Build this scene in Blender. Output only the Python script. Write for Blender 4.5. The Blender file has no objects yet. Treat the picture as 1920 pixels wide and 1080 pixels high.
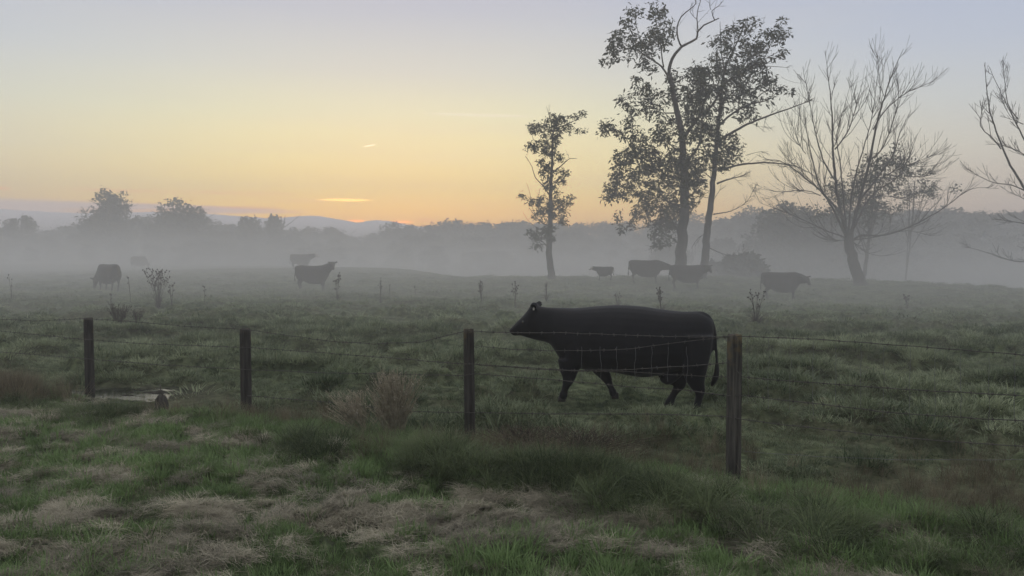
import bpy, bmesh, math, random
import numpy as np
from mathutils import Vector, Matrix, Euler
R = math.radians
random.seed(7)
scn = bpy.context.scene
COL = scn.collection

# ------------------------------------------------------------------ camera
FPX, PITCH, CAMZ = 1490.0, R(2.69), 2.05
cam = bpy.data.cameras.new("camera"); camo = bpy.data.objects.new("camera", cam); COL.objects.link(camo)
cam.sensor_width = 36; cam.lens = 36 * FPX / 1920; cam.clip_end = 5000; cam.clip_start = 0.05
camo.location = (0, 0, CAMZ); camo.rotation_euler = (R(90) - PITCH, 0, 0)
scn.camera = camo

def at(px, py, Y):
    """photo pixel (1920 frame) at forward distance Y -> world point"""
    a = (px - 960) / FPX; b = (540 - py) / FPX
    dy = math.cos(PITCH) + b * math.sin(PITCH); dz = -math.sin(PITCH) + b * math.cos(PITCH)
    t = Y / dy
    return Vector((a * t, Y, CAMZ + dz * t))

# ------------------------------------------------------------------ light and exposure
scn.view_settings.view_transform = 'Standard'; scn.view_settings.look = 'None'
scn.view_settings.exposure = 0.16; scn.view_settings.gamma = 1
scn.cycles.use_denoising = True
scn.cycles.max_bounces = 6; scn.cycles.diffuse_bounces = 2; scn.cycles.glossy_bounces = 2
scn.cycles.transmission_bounces = 2; scn.cycles.volume_bounces = 3; scn.cycles.transparent_max_bounces = 8
scn.cycles.sample_clamp_indirect = 4
SUN_AZ = -0.14            # radians left of the view axis, just under the horizon glow
W = bpy.data.worlds.new("World"); scn.world = W; W.use_nodes = True
nt = W.node_tree; N = nt.nodes; L = nt.links; N.clear()
def nd(t, **k):
    n = N.new(t)
    for a, b in k.items(): setattr(n, a, b)
    return n
def mth(op, a, b=None, c=None, clamp=False):
    n = nd('ShaderNodeMath', operation=op); n.use_clamp = clamp
    for i, v in enumerate((a, b, c)):
        if v is None: continue
        if isinstance(v, (int, float)): n.inputs[i].default_value = v
        else: L.new(v, n.inputs[i])
    return n.outputs[0]
tc = nd('ShaderNodeTexCoord'); sx = nd('ShaderNodeSeparateXYZ'); L.new(tc.outputs['Generated'], sx.inputs[0])
X, Yc, Z = sx.outputs
elev = mth('MULTIPLY', mth('ARCSINE', Z), 180 / math.pi)           # degrees
azim = mth('MULTIPLY', mth('ARCTAN2', X, Yc), 180 / math.pi)       # degrees, + to the right
def srgb(r, g, b, k=1.0):
    f = lambda c: ((c / 255 + .055) / 1.055) ** 2.4 if c > 10 else c / 255 / 12.92
    return (f(r) * k, f(g) * k, f(b) * k, 1)
def ramp(fac, stops, lo, hi):
    mr = nd('ShaderNodeMapRange'); L.new(fac, mr.inputs[0]); mr.inputs[1].default_value = lo; mr.inputs[2].default_value = hi
    r = nd('ShaderNodeValToRGB'); L.new(mr.outputs[0], r.inputs[0]); r.color_ramp.interpolation = 'EASE' if len(stops) < 3 else 'LINEAR'
    els = r.color_ramp.elements
    while len(els) < len(stops): els.new(.5)
    for e, (p, c) in zip(els, sorted(stops)):
        e.position = (p - lo) / (hi - lo); e.color = c
    return r.outputs[0]
# elevation (deg) -> colour, toward the afterglow / away from it
warm = ramp(elev, [(-6, (.34, .31, .30, 1)), (0, (1.35, .75, .20, 1)), (1.6, (1.55, .84, .14, 1)), (2.8, (1.46, .90, .16, 1)),
                   (4.2, (1.20, .91, .26, 1)), (6.5, (.99, .86, .40, 1)), (9.5, (.79, .78, .52, 1)), (12.5, (.62, .64, .58, 1)),
                   (17.5, (.43, .46, .57, 1)), (30, (.52, .54, .60, 1)), (60, (.80, .80, .82, 1)), (90, (.80, .80, .82, 1))], -6, 90)
cool = ramp(elev, [(-6, (.30, .30, .32, 1)), (0, (.54, .41, .37, 1)), (2.2, (.62, .48, .41, 1)), (4, (.69, .58, .47, 1)), (6.5, (.66, .63, .55, 1)),
                   (9.5, (.55, .58, .60, 1)), (13, (.45, .50, .61, 1)), (17.5, (.38, .43, .58, 1)), (30, (.48, .52, .60, 1)), (60, (.80, .80, .82, 1)), (90, (.80, .80, .82, 1))], -6, 90)
dist = mth('ABSOLUTE', mth('SUBTRACT', azim, -8))
mix = nd('ShaderNodeMapRange'); L.new(dist, mix.inputs[0]); mix.inputs[1].default_value = 6; mix.inputs[2].default_value = 42; mix.interpolation_type = 'SMOOTHSTEP'
back = nd('ShaderNodeMapRange'); L.new(dist, back.inputs[0]); back.inputs[1].default_value = 50; back.inputs[2].default_value = 150
back.inputs[3].default_value = 1.0; back.inputs[4].default_value = .8
mc = nd('ShaderNodeMix', data_type='RGBA'); L.new(mix.outputs[0], mc.inputs[0]); L.new(warm, mc.inputs[6]); L.new(cool, mc.inputs[7])
sky = mc.outputs[2]
def addcol(base, fac, col):
    m = nd('ShaderNodeMix', data_type='RGBA'); L.new(fac, m.inputs[0]); L.new(base, m.inputs[6]); m.inputs[7].default_value = col
    return m.outputs[2]
# faint high streaks of cirrus, a few lit cloud slivers and a short contrail, all placed by direction in the sky
mp = nd('ShaderNodeCombineXYZ'); L.new(mth('MULTIPLY', azim, .05), mp.inputs[0]); L.new(mth('MULTIPLY', elev, .55), mp.inputs[1])
nz = nd('ShaderNodeTexNoise'); L.new(mp.outputs[0], nz.inputs['Vector']); nz.inputs['Scale'].default_value = 1.0; nz.inputs['Detail'].default_value = 5
st = nd('ShaderNodeMapRange'); L.new(nz.outputs[0], st.inputs[0]); st.inputs[1].default_value = .45; st.inputs[2].default_value = .75; st.inputs[4].default_value = .16
sky = addcol(sky, st.outputs[0], (.60, .58, .54, 1))
wob = mth('MULTIPLY', mth('SUBTRACT', nz.outputs[0], .5), .5)
nz2 = nd('ShaderNodeTexNoise'); nz2.inputs['Scale'].default_value = 26.0; nz2.inputs['Detail'].default_value = 4; L.new(mp.outputs[0], nz2.inputs['Vector'])
wob2 = mth('MULTIPLY', mth('SUBTRACT', nz2.outputs[0], .5), 1.0)
def streak(px, py, hw, hh, tilt, col, s=1.0, rag=.6):
    global sky
    v = at(px, py, 1.0) - Vector((0, 0, CAMZ)); v.normalize()
    e0 = math.degrees(math.asin(v.z)); a0 = math.degrees(math.atan2(v.x, v.y))
    da = mth('SUBTRACT', azim, a0)
    de = mth('SUBTRACT', mth('SUBTRACT', elev, e0), mth('MULTIPLY', da, tilt))
    k = 26.0
    A = mth('POWER', mth('ABSOLUTE', mth('DIVIDE', da, hw / k)), 2.0)
    B = mth('POWER', mth('ABSOLUTE', mth('DIVIDE', de, hh / k)), 2.0)
    d = mth('ADD', mth('ADD', A, B), mth('MULTIPLY', wob2, rag))
    f = nd('ShaderNodeMapRange'); f.interpolation_type = 'SMOOTHSTEP'; L.new(d, f.inputs[0]); f.inputs[1].default_value = 1.3; f.inputs[2].default_value = .25
    f.inputs[3].default_value = 0; f.inputs[4].default_value = s
    sky = addcol(sky, f.outputs[0], col)
streak(648, 375, 50, 2.8, 0, (3.2, 1.8, .35, 1), .9)
streak(565, 376, 60, 2.0, 0.0, (1.25, .75, .32, 1), .5)
streak(693, 273, 13, 1.2, .22, (1.9, 1.4, .9, 1), .95, .1)
streak(668, 414, 18, 2.4, 0, (3.0, 1.0, .18, 1), .95)
streak(752, 416, 26, 2.6, 0, (3.2, 1.0, .17, 1), .95)
streak(800, 413, 22, 4, 0, (1.3, .60, .2, 1), .5)
streak(20, 391, 330, 17, .0, (.62, .55, .60, 1), .92, .25)
streak(330, 391, 215, 7.5, -.012, (.62, .54, .57, 1), .9, .5)
streak(225, 357, 90, 3, .0, (1.15, .55, .25, 1), .45)
streak(440, 362, 120, 4, .0, (1.15, .58, .26, 1), .35)
streak(5, 353, 12, 2.5, .0, (1.3, .5, .2, 1), .6)
streak(180, 395, 60, 5, .0, (.8, .48, .28, 1), .4)
streak(310, 396, 60, 5, .0, (1.0, .55, .28, 1), .6)
streak(470, 389, 60, 3, .0, (1.15, .58, .26, 1), .5)
streak(900, 216, 110, 3.2, -.02, (.95, .88, .76, 1), .35)
nis = nd('ShaderNodeTexSky', sky_type='NISHITA', sun_disc=False, sun_elevation=R(1), sun_rotation=SUN_AZ)
sc = nd('ShaderNodeVectorMath', operation='SCALE'); L.new(sky, sc.inputs[0]); L.new(back.outputs[0], sc.inputs[3])
bg1 = nd('ShaderNodeBackground'); L.new(sc.outputs[0], bg1.inputs[0]); bg1.inputs[1].default_value = 1.0
bg2 = nd('ShaderNodeBackground'); L.new(nis.outputs[0], bg2.inputs[0]); bg2.inputs[1].default_value = 0.03
ad = nd('ShaderNodeAddShader'); L.new(bg1.outputs[0], ad.inputs[0]); L.new(bg2.outputs[0], ad.inputs[1])
wo = nd('ShaderNodeOutputWorld'); L.new(ad.outputs[0], wo.inputs[0])
sl = bpy.data.lights.new("sun", 'SUN'); sl.energy = .15; sl.angle = R(20); sl.color = (1, .72, .45)
so = bpy.data.objects.new("sun", sl); COL.objects.link(so)
so.rotation_euler = Vector((math.sin(SUN_AZ), math.cos(SUN_AZ), math.tan(R(1.5)))).to_track_quat('Z', 'Y').to_euler()

# ------------------------------------------------------------------ helpers
def tag(o, label=None, cat=None, group=None, kind=None):
    if label: o['label'] = label
    if cat: o['category'] = cat
    if group: o['group'] = group
    if kind: o['kind'] = kind
    return o
def empty(name, loc=(0, 0, 0), rz=0):
    o = bpy.data.objects.new(name, None); COL.objects.link(o); o.location = loc; o.rotation_euler = (0, 0, rz); o.empty_display_size = .2
    return o
def mesh_of(name, V, F, smooth=True):
    m = bpy.data.meshes.new(name); V = np.asarray(V, dtype=np.float32)
    if isinstance(F, np.ndarray):
        nf, k = F.shape
        m.vertices.add(len(V)); m.vertices.foreach_set('co', V.ravel())
        m.loops.add(nf * k); m.loops.foreach_set('vertex_index', F.astype(np.int32).ravel())
        m.polygons.add(nf); m.polygons.foreach_set('loop_start', np.arange(0, nf * k, k, dtype=np.int32))
        m.polygons.foreach_set('loop_total', np.full(nf, k, dtype=np.int32))
        m.update(calc_edges=True)
    else:
        m.from_pydata([tuple(map(float, v)) for v in V], [], F); m.update()
    if smooth: m.polygons.foreach_set('use_smooth', np.ones(len(m.polygons), dtype=bool))
    return m
def obj(name, me, mat, parent=None, loc=None):
    o = bpy.data.objects.new(name, me); COL.objects.link(o)
    if mat and not me.materials: me.materials.append(mat)
    if parent: o.parent = parent
    if loc is not None: o.location = loc
    return o
def copy_tree(o, parent=None):
    c = o.copy(); COL.objects.link(c)
    if parent: c.parent = parent
    for ch in list(o.children): copy_tree(ch, c)
    return c
def hsh(ix, iy, s):
    h = (ix.astype(np.int64) * 374761393 + iy.astype(np.int64) * 668265263 + s * 1442695041) & 0xffffffff
    h = ((h ^ (h >> 13)) * 1274126177) & 0xffffffff
    return ((h ^ (h >> 16)) & 0xffff) / 65535.0
def vnoise(x, y, s=0):
    x = np.asarray(x, float); y = np.asarray(y, float)
    ix = np.floor(x); iy = np.floor(y); fx = x - ix; fy = y - iy
    fx = fx * fx * fx * (fx * (fx * 6 - 15) + 10); fy = fy * fy * fy * (fy * (fy * 6 - 15) + 10)
    a = hsh(ix, iy, s); b = hsh(ix + 1, iy, s); c = hsh(ix, iy + 1, s); d = hsh(ix + 1, iy + 1, s)
    return (a * (1 - fx) + b * fx) * (1 - fy) + (c * (1 - fx) + d * fx) * fy
def fbm(x, y, o=4, s=0):
    t = 0; a = .5; n = 0
    for i in range(o):
        t = t + a * vnoise(x * 2 ** i + 17.3 * i, y * 2 ** i - 9.1 * i, s + i); n += a; a *= .5
    return t / n
def sstep(a, b, x):
    t = np.clip((x - a) / (b - a), 0, 1); return t * t * (3 - 2 * t)
# fence line in plan: right post P1 to left post P4 and beyond
FP = [(4.75, 5.65), (2.03, 7.2), (-.46, 8.6), (-3.42, 10.15), (-6.2, 11.6), (-9.4, 13.3)]
def fence_d(x, y):
    """signed distance beyond the fence line"""
    n = Vector((1.5, 2.9)).normalized()
    return (x - 2.03) * n.x + (y - 7.2) * n.y
def mounds(x, y):
    a = 1 - np.abs(2 * fbm(x * 2.0 + 5, y * 3.0, 4, 21) - 1); b = 1 - np.abs(2 * fbm(x * 4.3 + 1, y * 6.0, 3, 24) - 1)
    return .65 * a + .35 * b
def haymask(x, y):
    m = sstep(.475, .555, .45 * fbm(x * 3.2 + 3, y * 5.2, 4, 11) + .27 * fbm(x * .8, y * 1.2, 2, 12) + .28 * (mounds(x, y) - .28))
    return m * sstep(-.7, -1.7, fence_d(x, y) + .3 * fbm(x, y, 2, 5))
def ground_z(x, y, detail=True):
    x = np.asarray(x, float); y = np.asarray(y, float)
    d = np.maximum(y, .1); u = x / d
    g = lambda cx, cy, sx, sy: np.exp(-((x - cx) / sx) ** 2 - ((y - cy) / sy) ** 2)
    z = .24 * g(8, 50, 16, 12) + .42 * g(-20, 72, 15, 14) - .36 * g(13.5, 37, 7, 9) - .06 * g(1.0, 10.2, 1.6, .8)
    crest = np.interp(u, [-2, -.5, -.2, -.06, .3, .44, .66, 2], [120, 120, 95, 56, 54, 48, 37, 24])
    z = z - 3.2 * sstep(0, 34, np.where(y > 5, y - crest, 0))
    z = z + .25 * (fbm(x * .045, y * .045, 2, 3) - .5) * sstep(10, 40, y)
    z = z + .10 * (fbm(x * .35, y * .35, 3, 4) - .5) 
    if detail:
        fd = fence_d(x, y)
        verge = sstep(-.2, -1.2, fd)
        z = z + verge * (.24 * (mounds(x, y) - .7) + .06 * (fbm(x * 8, y * 9, 3, 22) - .5))     # ridged mounds of laid grass
        fld = sstep(.2, 1.2, fd) * sstep(80, 50, y)
        tk = .6 * fbm(x * 1.1, y * 1.1, 3, 31) + .4 * fbm(x * 3.0, y * 3.0, 2, 34)
        z = z + fld * (1 - .55 * sstep(22, 40, y)) * (1 - .9 * g(1.8, 10.2, 1.5, .7)) * (.23 * sstep(.5, .66, tk) + .11 * (fbm(x * 3.2, y * 3.2, 3, 32) - .5))
        # low bank under the fence
        z = z + (.05 * np.exp(-((fd + 1.1) / .5) ** 2) - .05 * np.exp(-(fd / .4) ** 2)) * (y < 20)
    w = np.exp(-((x + 5.5) / 1.45) ** 4 - ((y - 11.6) / .85) ** 4)      # wet hollow by the left posts
    w2 = np.exp(-((x + 5.2) / 1.3) ** 4 - ((y - 10.4) / .8) ** 4)
    z = z * (1 - .7 * w2) - .03 * w2
    return z * (1 - w) + w * (-.066 + .15 * (fbm(x * 3.4 + 7, y * 8, 3, 81) - .5) + .030 * np.minimum(2, ((x + 5.55) / 1.15) ** 2 + ((y - 11.5) / .6) ** 2))
def gz(x, y): return float(ground_z(np.array([x]), np.array([y]))[0])

# ------------------------------------------------------------------ materials
def newmat(name):
    m = bpy.data.materials.new(name); m.use_nodes = True; m.node_tree.nodes.clear()
    return m, m.node_tree.nodes, m.node_tree.links
def simple(name, c1, c2, scale=8, rough=.8, bump=.3, stretch=(1, 1, 1), coord='Object', spec=.3, bscale=None, bdist=.01):
    m, n, l = newmat(name)
    t = n.new('ShaderNodeTexCoord'); mp = n.new('ShaderNodeMapping'); mp.inputs['Scale'].default_value = stretch; l.new(t.outputs[coord], mp.inputs[0])
    z = n.new('ShaderNodeTexNoise'); z.inputs['Scale'].default_value = scale; z.inputs['Detail'].default_value = 6; l.new(mp.outputs[0], z.inputs['Vector'])
    r = n.new('ShaderNodeValToRGB'); r.color_ramp.elements[0].position = .35; r.color_ramp.elements[1].position = .68
    r.color_ramp.elements[0].color = (*c1, 1); r.color_ramp.elements[1].color = (*c2, 1); l.new(z.outputs[0], r.inputs[0])
    p = n.new('ShaderNodeBsdfPrincipled'); p.inputs['Roughness'].default_value = rough; p.inputs['Specular IOR Level'].default_value = spec
    l.new(r.outputs[0], p.inputs['Base Color'])
    b = n.new('ShaderNodeBump'); b.inputs['Strength'].default_value = bump; b.inputs['Distance'].default_value = bdist
    z2 = n.new('ShaderNodeTexNoise'); z2.inputs['Scale'].default_value = bscale or scale * 3; z2.inputs['Detail'].default_value = 5; l.new(mp.outputs[0], z2.inputs['Vector'])
    l.new(z2.outputs[0], b.inputs['Height']); l.new(b.outputs[0], p.inputs['Normal'])
    o = n.new('ShaderNodeOutputMaterial'); l.new(p.outputs[0], o.inputs[0])
    return m
def blade_mat(name, c1, c2, trans=.35, inst=True, rough=.6):
    """leaf / grass blade: colour runs from c1 to c2 by the tuft's own tint and the blade's own random value"""
    m, n, l = newmat(name)
    g = n.new('ShaderNodeAttribute'); g.attribute_name = 'rnd'
    if inst:
        a = n.new('ShaderNodeAttribute'); a.attribute_type = 'INSTANCER'; a.attribute_name = 'tint'
        ma = n.new('ShaderNodeMath'); ma.operation = 'MULTIPLY_ADD'; l.new(g.outputs['Fac'], ma.inputs[0]); ma.inputs[1].default_value = .6; 
        mb = n.new('ShaderNodeMath'); mb.operation = 'MULTIPLY_ADD'; l.new(a.outputs['Fac'], mb.inputs[0]); mb.inputs[1].default_value = .9; mb.inputs[2].default_value = -.25
        l.new(mb.outputs[0], ma.inputs[2]); fac = ma.outputs[0]
    else: fac = g.outputs['Fac']
    r = n.new('ShaderNodeValToRGB'); l.new(fac, r.inputs[0]); r.color_ramp.elements[0].color = (*c1, 1); r.color_ramp.elements[1].color = (*c2, 1)
    d = n.new('ShaderNodeBsdfPrincipled'); d.inputs['Roughness'].default_value = rough; d.inputs['Specular IOR Level'].default_value = .25; l.new(r.outputs[0], d.inputs['Base Color'])
    t = n.new('ShaderNodeBsdfTranslucent'); l.new(r.outputs[0], t.inputs[0])
    x = n.new('ShaderNodeMixShader'); x.inputs[0].default_value = trans; l.new(d.outputs[0], x.inputs[1]); l.new(t.outputs[0], x.inputs[2])
    o = n.new('ShaderNodeOutputMaterial'); l.new(x.outputs[0], o.inputs[0])
    return m
M = {}
M['bark'] = simple('bark', (.05, .045, .04), (.10, .09, .08), 6, .9, .6, (1, 1, .25), bdist=.03)
M['twig'] = simple('twig', (.045, .038, .034), (.08, .07, .06), 10, .9, .2)
M['leaf'] = blade_mat('leaf', (.020, .030, .012), (.055, .062, .024), .2, False)
M['leaf_far'] = blade_mat('leaf_far', (.022, .028, .014), (.05, .052, .026), .1, False)
M['coat_black'] = simple('black_coat', (.005, .005, .007), (.010, .0095, .012), 5, .6, .35, (1, 1, 1), spec=.18, bscale=60, bdist=.004)
_p = [q for q in M['coat_black'].node_tree.nodes if q.type == 'BSDF_PRINCIPLED'][0]; _p.inputs['Sheen Weight'].default_value = .06; _p.inputs['Sheen Roughness'].default_value = .4
M['wire'] = simple('wire', (.03, .028, .027), (.09, .075, .065), 40, .6, .2, spec=.5)
M['galv'] = simple('galvanised_wire', (.10, .10, .105), (.18, .18, .19), 30, .45, .1, spec=.5)

# ------------------------------------------------------------------ ground
def build_ground():
    # polar grid, fine near the camera and in front, out past the last trees
    rad = [1.6]
    while rad[-1] < 62: rad.append(rad[-1] + max(.022, rad[-1] * .0048))
    while rad[-1] < 250: rad.append(rad[-1] * 1.03)
    rad = np.array(rad)
    a = np.concatenate([np.linspace(-180, -44, 60)[:-1], np.linspace(-44, 44, 620), np.linspace(44, 180, 60)[1:]])
    A, RR = np.meshgrid(np.radians(a), rad)
    x = RR * np.sin(A); y = RR * np.cos(A)
    z = ground_z(x, y)
    V = np.stack([x, y, z], -1).reshape(-1, 3)
    nr, na = x.shape
    i = np.arange(nr - 1)[:, None] * na + np.arange(na - 1)[None]
    F = np.stack([i, i + 1, i + na + 1, i + na], -1).reshape(-1, 4)
    F = F[:, ::-1]
    # close the small disc under the camera
    V = np.vstack([V, [[0, 0, float(ground_z(np.array([0.]), np.array([0.]))[0])]]]); c = len(V) - 1
    tri = [(c, k, k + 1) for k in range(na - 1)]
    me = mesh_of('ground', V, F)
    hay = np.append(haymask(x, y).ravel(), 0)
    mud = np.append((np.exp(-((x + 5.5) / 1.3) ** 2 - ((y - 11.5) / .6) ** 2)).ravel(), 0)
    for nme, arr in (('hay', hay), ('mud', mud)):
        at_ = me.attributes.new(nme, 'FLOAT', 'POINT'); at_.data.foreach_set('value', arr.astype(np.float32))
    m, n, l = newmat('ground')
    t = n.new('ShaderNodeTexCoord')
    def noise(s, d=6):
        q = n.new('ShaderNodeTexNoise'); q.inputs['Scale'].default_value = s; q.inputs['Detail'].default_value = d; l.new(t.outputs['Object'], q.inputs['Vector']); return q.outputs[0]
    def rmp(f, c1, c2, a=.4, b=.62):
        r = n.new('ShaderNodeValToRGB'); l.new(f, r.inputs[0]); r.color_ramp.elements[0].position = a; r.color_ramp.elements[1].position = b
        r.color_ramp.elements[0].color = (*c1, 1); r.color_ramp.elements[1].color = (*c2, 1); return r.outputs[0]
    def mixc(f, a_, b_):
        q = n.new('ShaderNodeMix'); q.data_type = 'RGBA'; l.new(f, q.inputs[0]); l.new(a_, q.inputs[6]); l.new(b_, q.inputs[7]); return q.outputs[2]
    green = rmp(noise(7), (.040, .056, .026), (.14, .17, .085))
    green = mixc(rmp(noise(.35, 3), (0, 0, 0), (.55, .55, .55)), green, rmp(noise(20), (.085, .080, .052), (.16, .145, .10)))
    hayc = rmp(noise(30), (.10, .09, .065), (.34, .31, .23))
    ha = n.new('ShaderNodeAttribute'); ha.attribute_name = 'hay'
    mu = n.new('ShaderNodeAttribute'); mu.attribute_name = 'mud'
    c = mixc(ha.outputs['Fac'], green, hayc)
    c = mixc(mu.outputs['Fac'], c, rmp(noise(9), (.03, .026, .022), (.05, .045, .038)))
    p = n.new('ShaderNodeBsdfPrincipled'); p.inputs['Roughness'].default_value = .95; p.inputs['Specular IOR Level'].default_value = .1; l.new(c, p.inputs['Base Color'])
    b = n.new('ShaderNodeBump'); b.inputs['Strength'].default_value = .8; b.inputs['Distance'].default_value = .04; l.new(noise(35, 8), b.inputs['Height']); l.new(b.outputs[0], p.inputs['Normal'])
    o = n.new('ShaderNodeOutputMaterial'); l.new(p.outputs[0], o.inputs[0])
    g = obj('ground', me, m); tag(g, 'uneven green pasture ground with laid dead grass near the camera', 'ground', kind='structure')
    w, n, l = newmat('water'); p = n.new('ShaderNodeBsdfPrincipled'); p.inputs['Base Color'].default_value = (.02, .02, .018, 1); p.inputs['Roughness'].default_value = .04
    p.inputs['Specular IOR Level'].default_value = .5; p.inputs['IOR'].default_value = 1.6
    t = n.new('ShaderNodeTexCoord'); q = n.new('ShaderNodeTexNoise'); q.inputs['Scale'].default_value = 14; l.new(t.outputs['Object'], q.inputs['Vector'])
    b = n.new('ShaderNodeBump'); b.inputs['Strength'].default_value = .15; b.inputs['Distance'].default_value = .02; l.new(q.outputs[0], b.inputs['Height']); l.new(b.outputs[0], p.inputs['Normal'])
    o = n.new('ShaderNodeOutputMaterial'); l.new(p.outputs[0], o.inputs[0])
    V = [(1.3 * math.cos(k * .1309), .62 * math.sin(k * .1309) * (1 + .2 * math.sin(k * 2.1)), 0) for k in range(48)]
    wz = PUDZ
    pu = obj('puddle', mesh_of('puddle', V, [list(range(48))], False), w, loc=(-5.6, 11.5, wz)); tag(pu, 'shallow puddle shining between grass clumps behind the left fence posts', 'puddle', kind='structure')
    return g
px_, py_ = np.meshgrid(np.linspace(-6.3, -4.7, 60), np.linspace(11.1, 11.8, 40))
PUDZ = -.036
build_ground()

# ------------------------------------------------------------------ grass
def ribbons(blades, segs, rnd):
    """blades: list of (base, dir2d, length, width, lean, droop) -> ribbon mesh arrays"""
    V = []; F = []; C = []
    for (bx, by, bz, ang, ln, w, lean, droop) in blades:
        dx, dy = math.cos(ang), math.sin(ang); sxn, syn = -dy, dx
        px = py = 0.0; pz = 0.0; th = lean; base = len(V); st = ln / segs; rv = rnd.random()
        for k in range(segs + 1):
            ww = w * .5 * (1 - (k / segs) ** 1.8) + .0003
            if k < segs:
                V += [(bx + dx * px - sxn * ww, by + dy * px - syn * ww, bz + pz), (bx + dx * px + sxn * ww, by + dy * px + syn * ww, bz + pz)]; C += [rv, rv]
            else:
                V.append((bx + dx * px, by + dy * px, bz + pz)); C.append(rv)
            px += math.sin(th) * st; pz += math.cos(th) * st; th += droop / segs
        for k in range(segs - 1):
            q = base + 2 * k; F.append((q, q + 1, q + 3, q + 2))
        q = base + 2 * (segs - 1); F.append((q, q + 1, q + 2))
    return V, F, C
def ribbon_mesh(name, blades, segs, rnd, mat):
    V, F, C = ribbons(blades, segs, rnd)
    me = mesh_of(name, V, F); a = me.attributes.new('rnd', 'FLOAT', 'POINT'); a.data.foreach_set('value', np.array(C, dtype=np.float32))
    me.materials.append(mat); return me
def scatter(name, meshes, P, rot, scl, tint, label, cat='grass'):
    src = bpy.data.collections.new(name + '_source')
    for k, me in enumerate(meshes): src.objects.link(bpy.data.objects.new(f'{name}_tuft', me))
    pm = bpy.data.meshes.new(name); pm.vertices.add(len(P)); pm.vertices.foreach_set('co', np.asarray(P, dtype=np.float32).ravel())
    def addf(n_, v, t_='FLOAT'):
        a = pm.attributes.new(n_, t_, 'POINT'); a.data.foreach_set('vector' if t_ == 'FLOAT_VECTOR' else 'value', np.ascontiguousarray(v, dtype=np.int32 if t_ == 'INT' else np.float32).ravel())
    addf('rot', rot, 'FLOAT_VECTOR'); addf('scl', scl, 'FLOAT_VECTOR'); addf('tint', tint)
    rs = np.random.RandomState(len(P)); addf('pick', rs.randint(0, len(meshes), len(P)), 'INT')
    o = obj(name, pm, None)
    ng = bpy.data.node_groups.new(name, 'GeometryNodeTree'); ng.interface.new_socket('Geometry', in_out='INPUT', socket_type='NodeSocketGeometry'); ng.interface.new_socket('Geometry', in_out='OUTPUT', socket_type='NodeSocketGeometry')
    n = ng.nodes; l = ng.links
    gi = n.new('NodeGroupInput'); go = n.new('NodeGroupOutput'); ip = n.new('GeometryNodeInstanceOnPoints'); ci = n.new('GeometryNodeCollectionInfo')
    ci.inputs['Collection'].default_value = src; ci.inputs['Separate Children'].default_value = True; ci.inputs['Reset Children'].default_value = True
    def attr(nm, t_):
        a = n.new('GeometryNodeInputNamedAttribute'); a.data_type = t_; a.inputs[0].default_value = nm; return a.outputs[0]
    l.new(gi.outputs[0], ip.inputs['Points']); l.new(ci.outputs[0], ip.inputs['Instance']); ip.inputs['Pick Instance'].default_value = True
    l.new(attr('pick', 'INT'), ip.inputs['Instance Index'])
    er = n.new('FunctionNodeEulerToRotation'); l.new(attr('rot', 'FLOAT_VECTOR'), er.inputs[0]); l.new(er.outputs[0], ip.inputs['Rotation'])
    l.new(attr('scl', 'FLOAT_VECTOR'), ip.inputs['Scale']); l.new(ip.outputs[0], go.inputs[0])
    md = o.modifiers.new('scatter', 'NODES'); md.node_group = ng
    tag(o, label, cat, kind='stuff'); return o
M['g_green'] = blade_mat('green_blades', (.045, .085, .022), (.23, .33, .13))
M['g_field'] = blade_mat('pasture_blades', (.052, .080, .036), (.36, .40, .245))
M['g_dry'] = blade_mat('dead_blades', (.11, .10, .07), (.52, .47, .35), .2)
M['g_long'] = blade_mat('long_blades', (.03, .05, .018), (.19, .235, .11))
M['g_straw'] = blade_mat('straw_blades', (.10, .085, .052), (.26, .22, .145), .2)
rnd = random.Random(3); rs = np.random.RandomState(5); U = rnd.uniform
def tuft(n_, rad, l0, l1, w, lean, droop, segs, mat, nm, flat=None):
    B = []
    for _ in range(n_):
        r = rad * math.sqrt(rnd.random()); a = U(0, 6.283); out = a + U(-.9, .9)
        if flat is not None: out = (0 if rnd.random() < .5 else math.pi) + rnd.gauss(0, flat)
        B.append((r * math.cos(a), r * math.sin(a), -.01 if flat is None else U(0, .035), out, U(l0, l1), w * U(.7, 1.3), lean[0] + U(0, lean[1]), U(*droop)))
    return ribbon_mesh(nm, B, segs, rnd, mat)
short = [tuft(34, .07, .05, .13, .0055, (.05, .6), (.2, 1.3), 4, M['g_green'], 'short_tuft') for _ in range(5)]
field = [tuft(60, .17, .06, .17, .008, (.1, .9), (.2, 1.5), 3, M['g_field'], 'pasture_tuft') for _ in range(5)]
dead = [tuft(110, .10, .05, .17, .0023, (1.15, .42), (.1, .7), 4, M['g_dry'], 'dead_tuft', .8) for _ in range(5)]
long_ = [tuft(60, .09, .30, .64, .0065, (.1, .5), (.9, 2.1), 7, M['g_long'], 'long_tuft') for _ in range(5)]
straw = [tuft(45, .10, .25, .55, .0035, (.05, .45), (.1, .8), 4, M['g_straw'], 'straw_tuft') for _ in range(4)]

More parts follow.
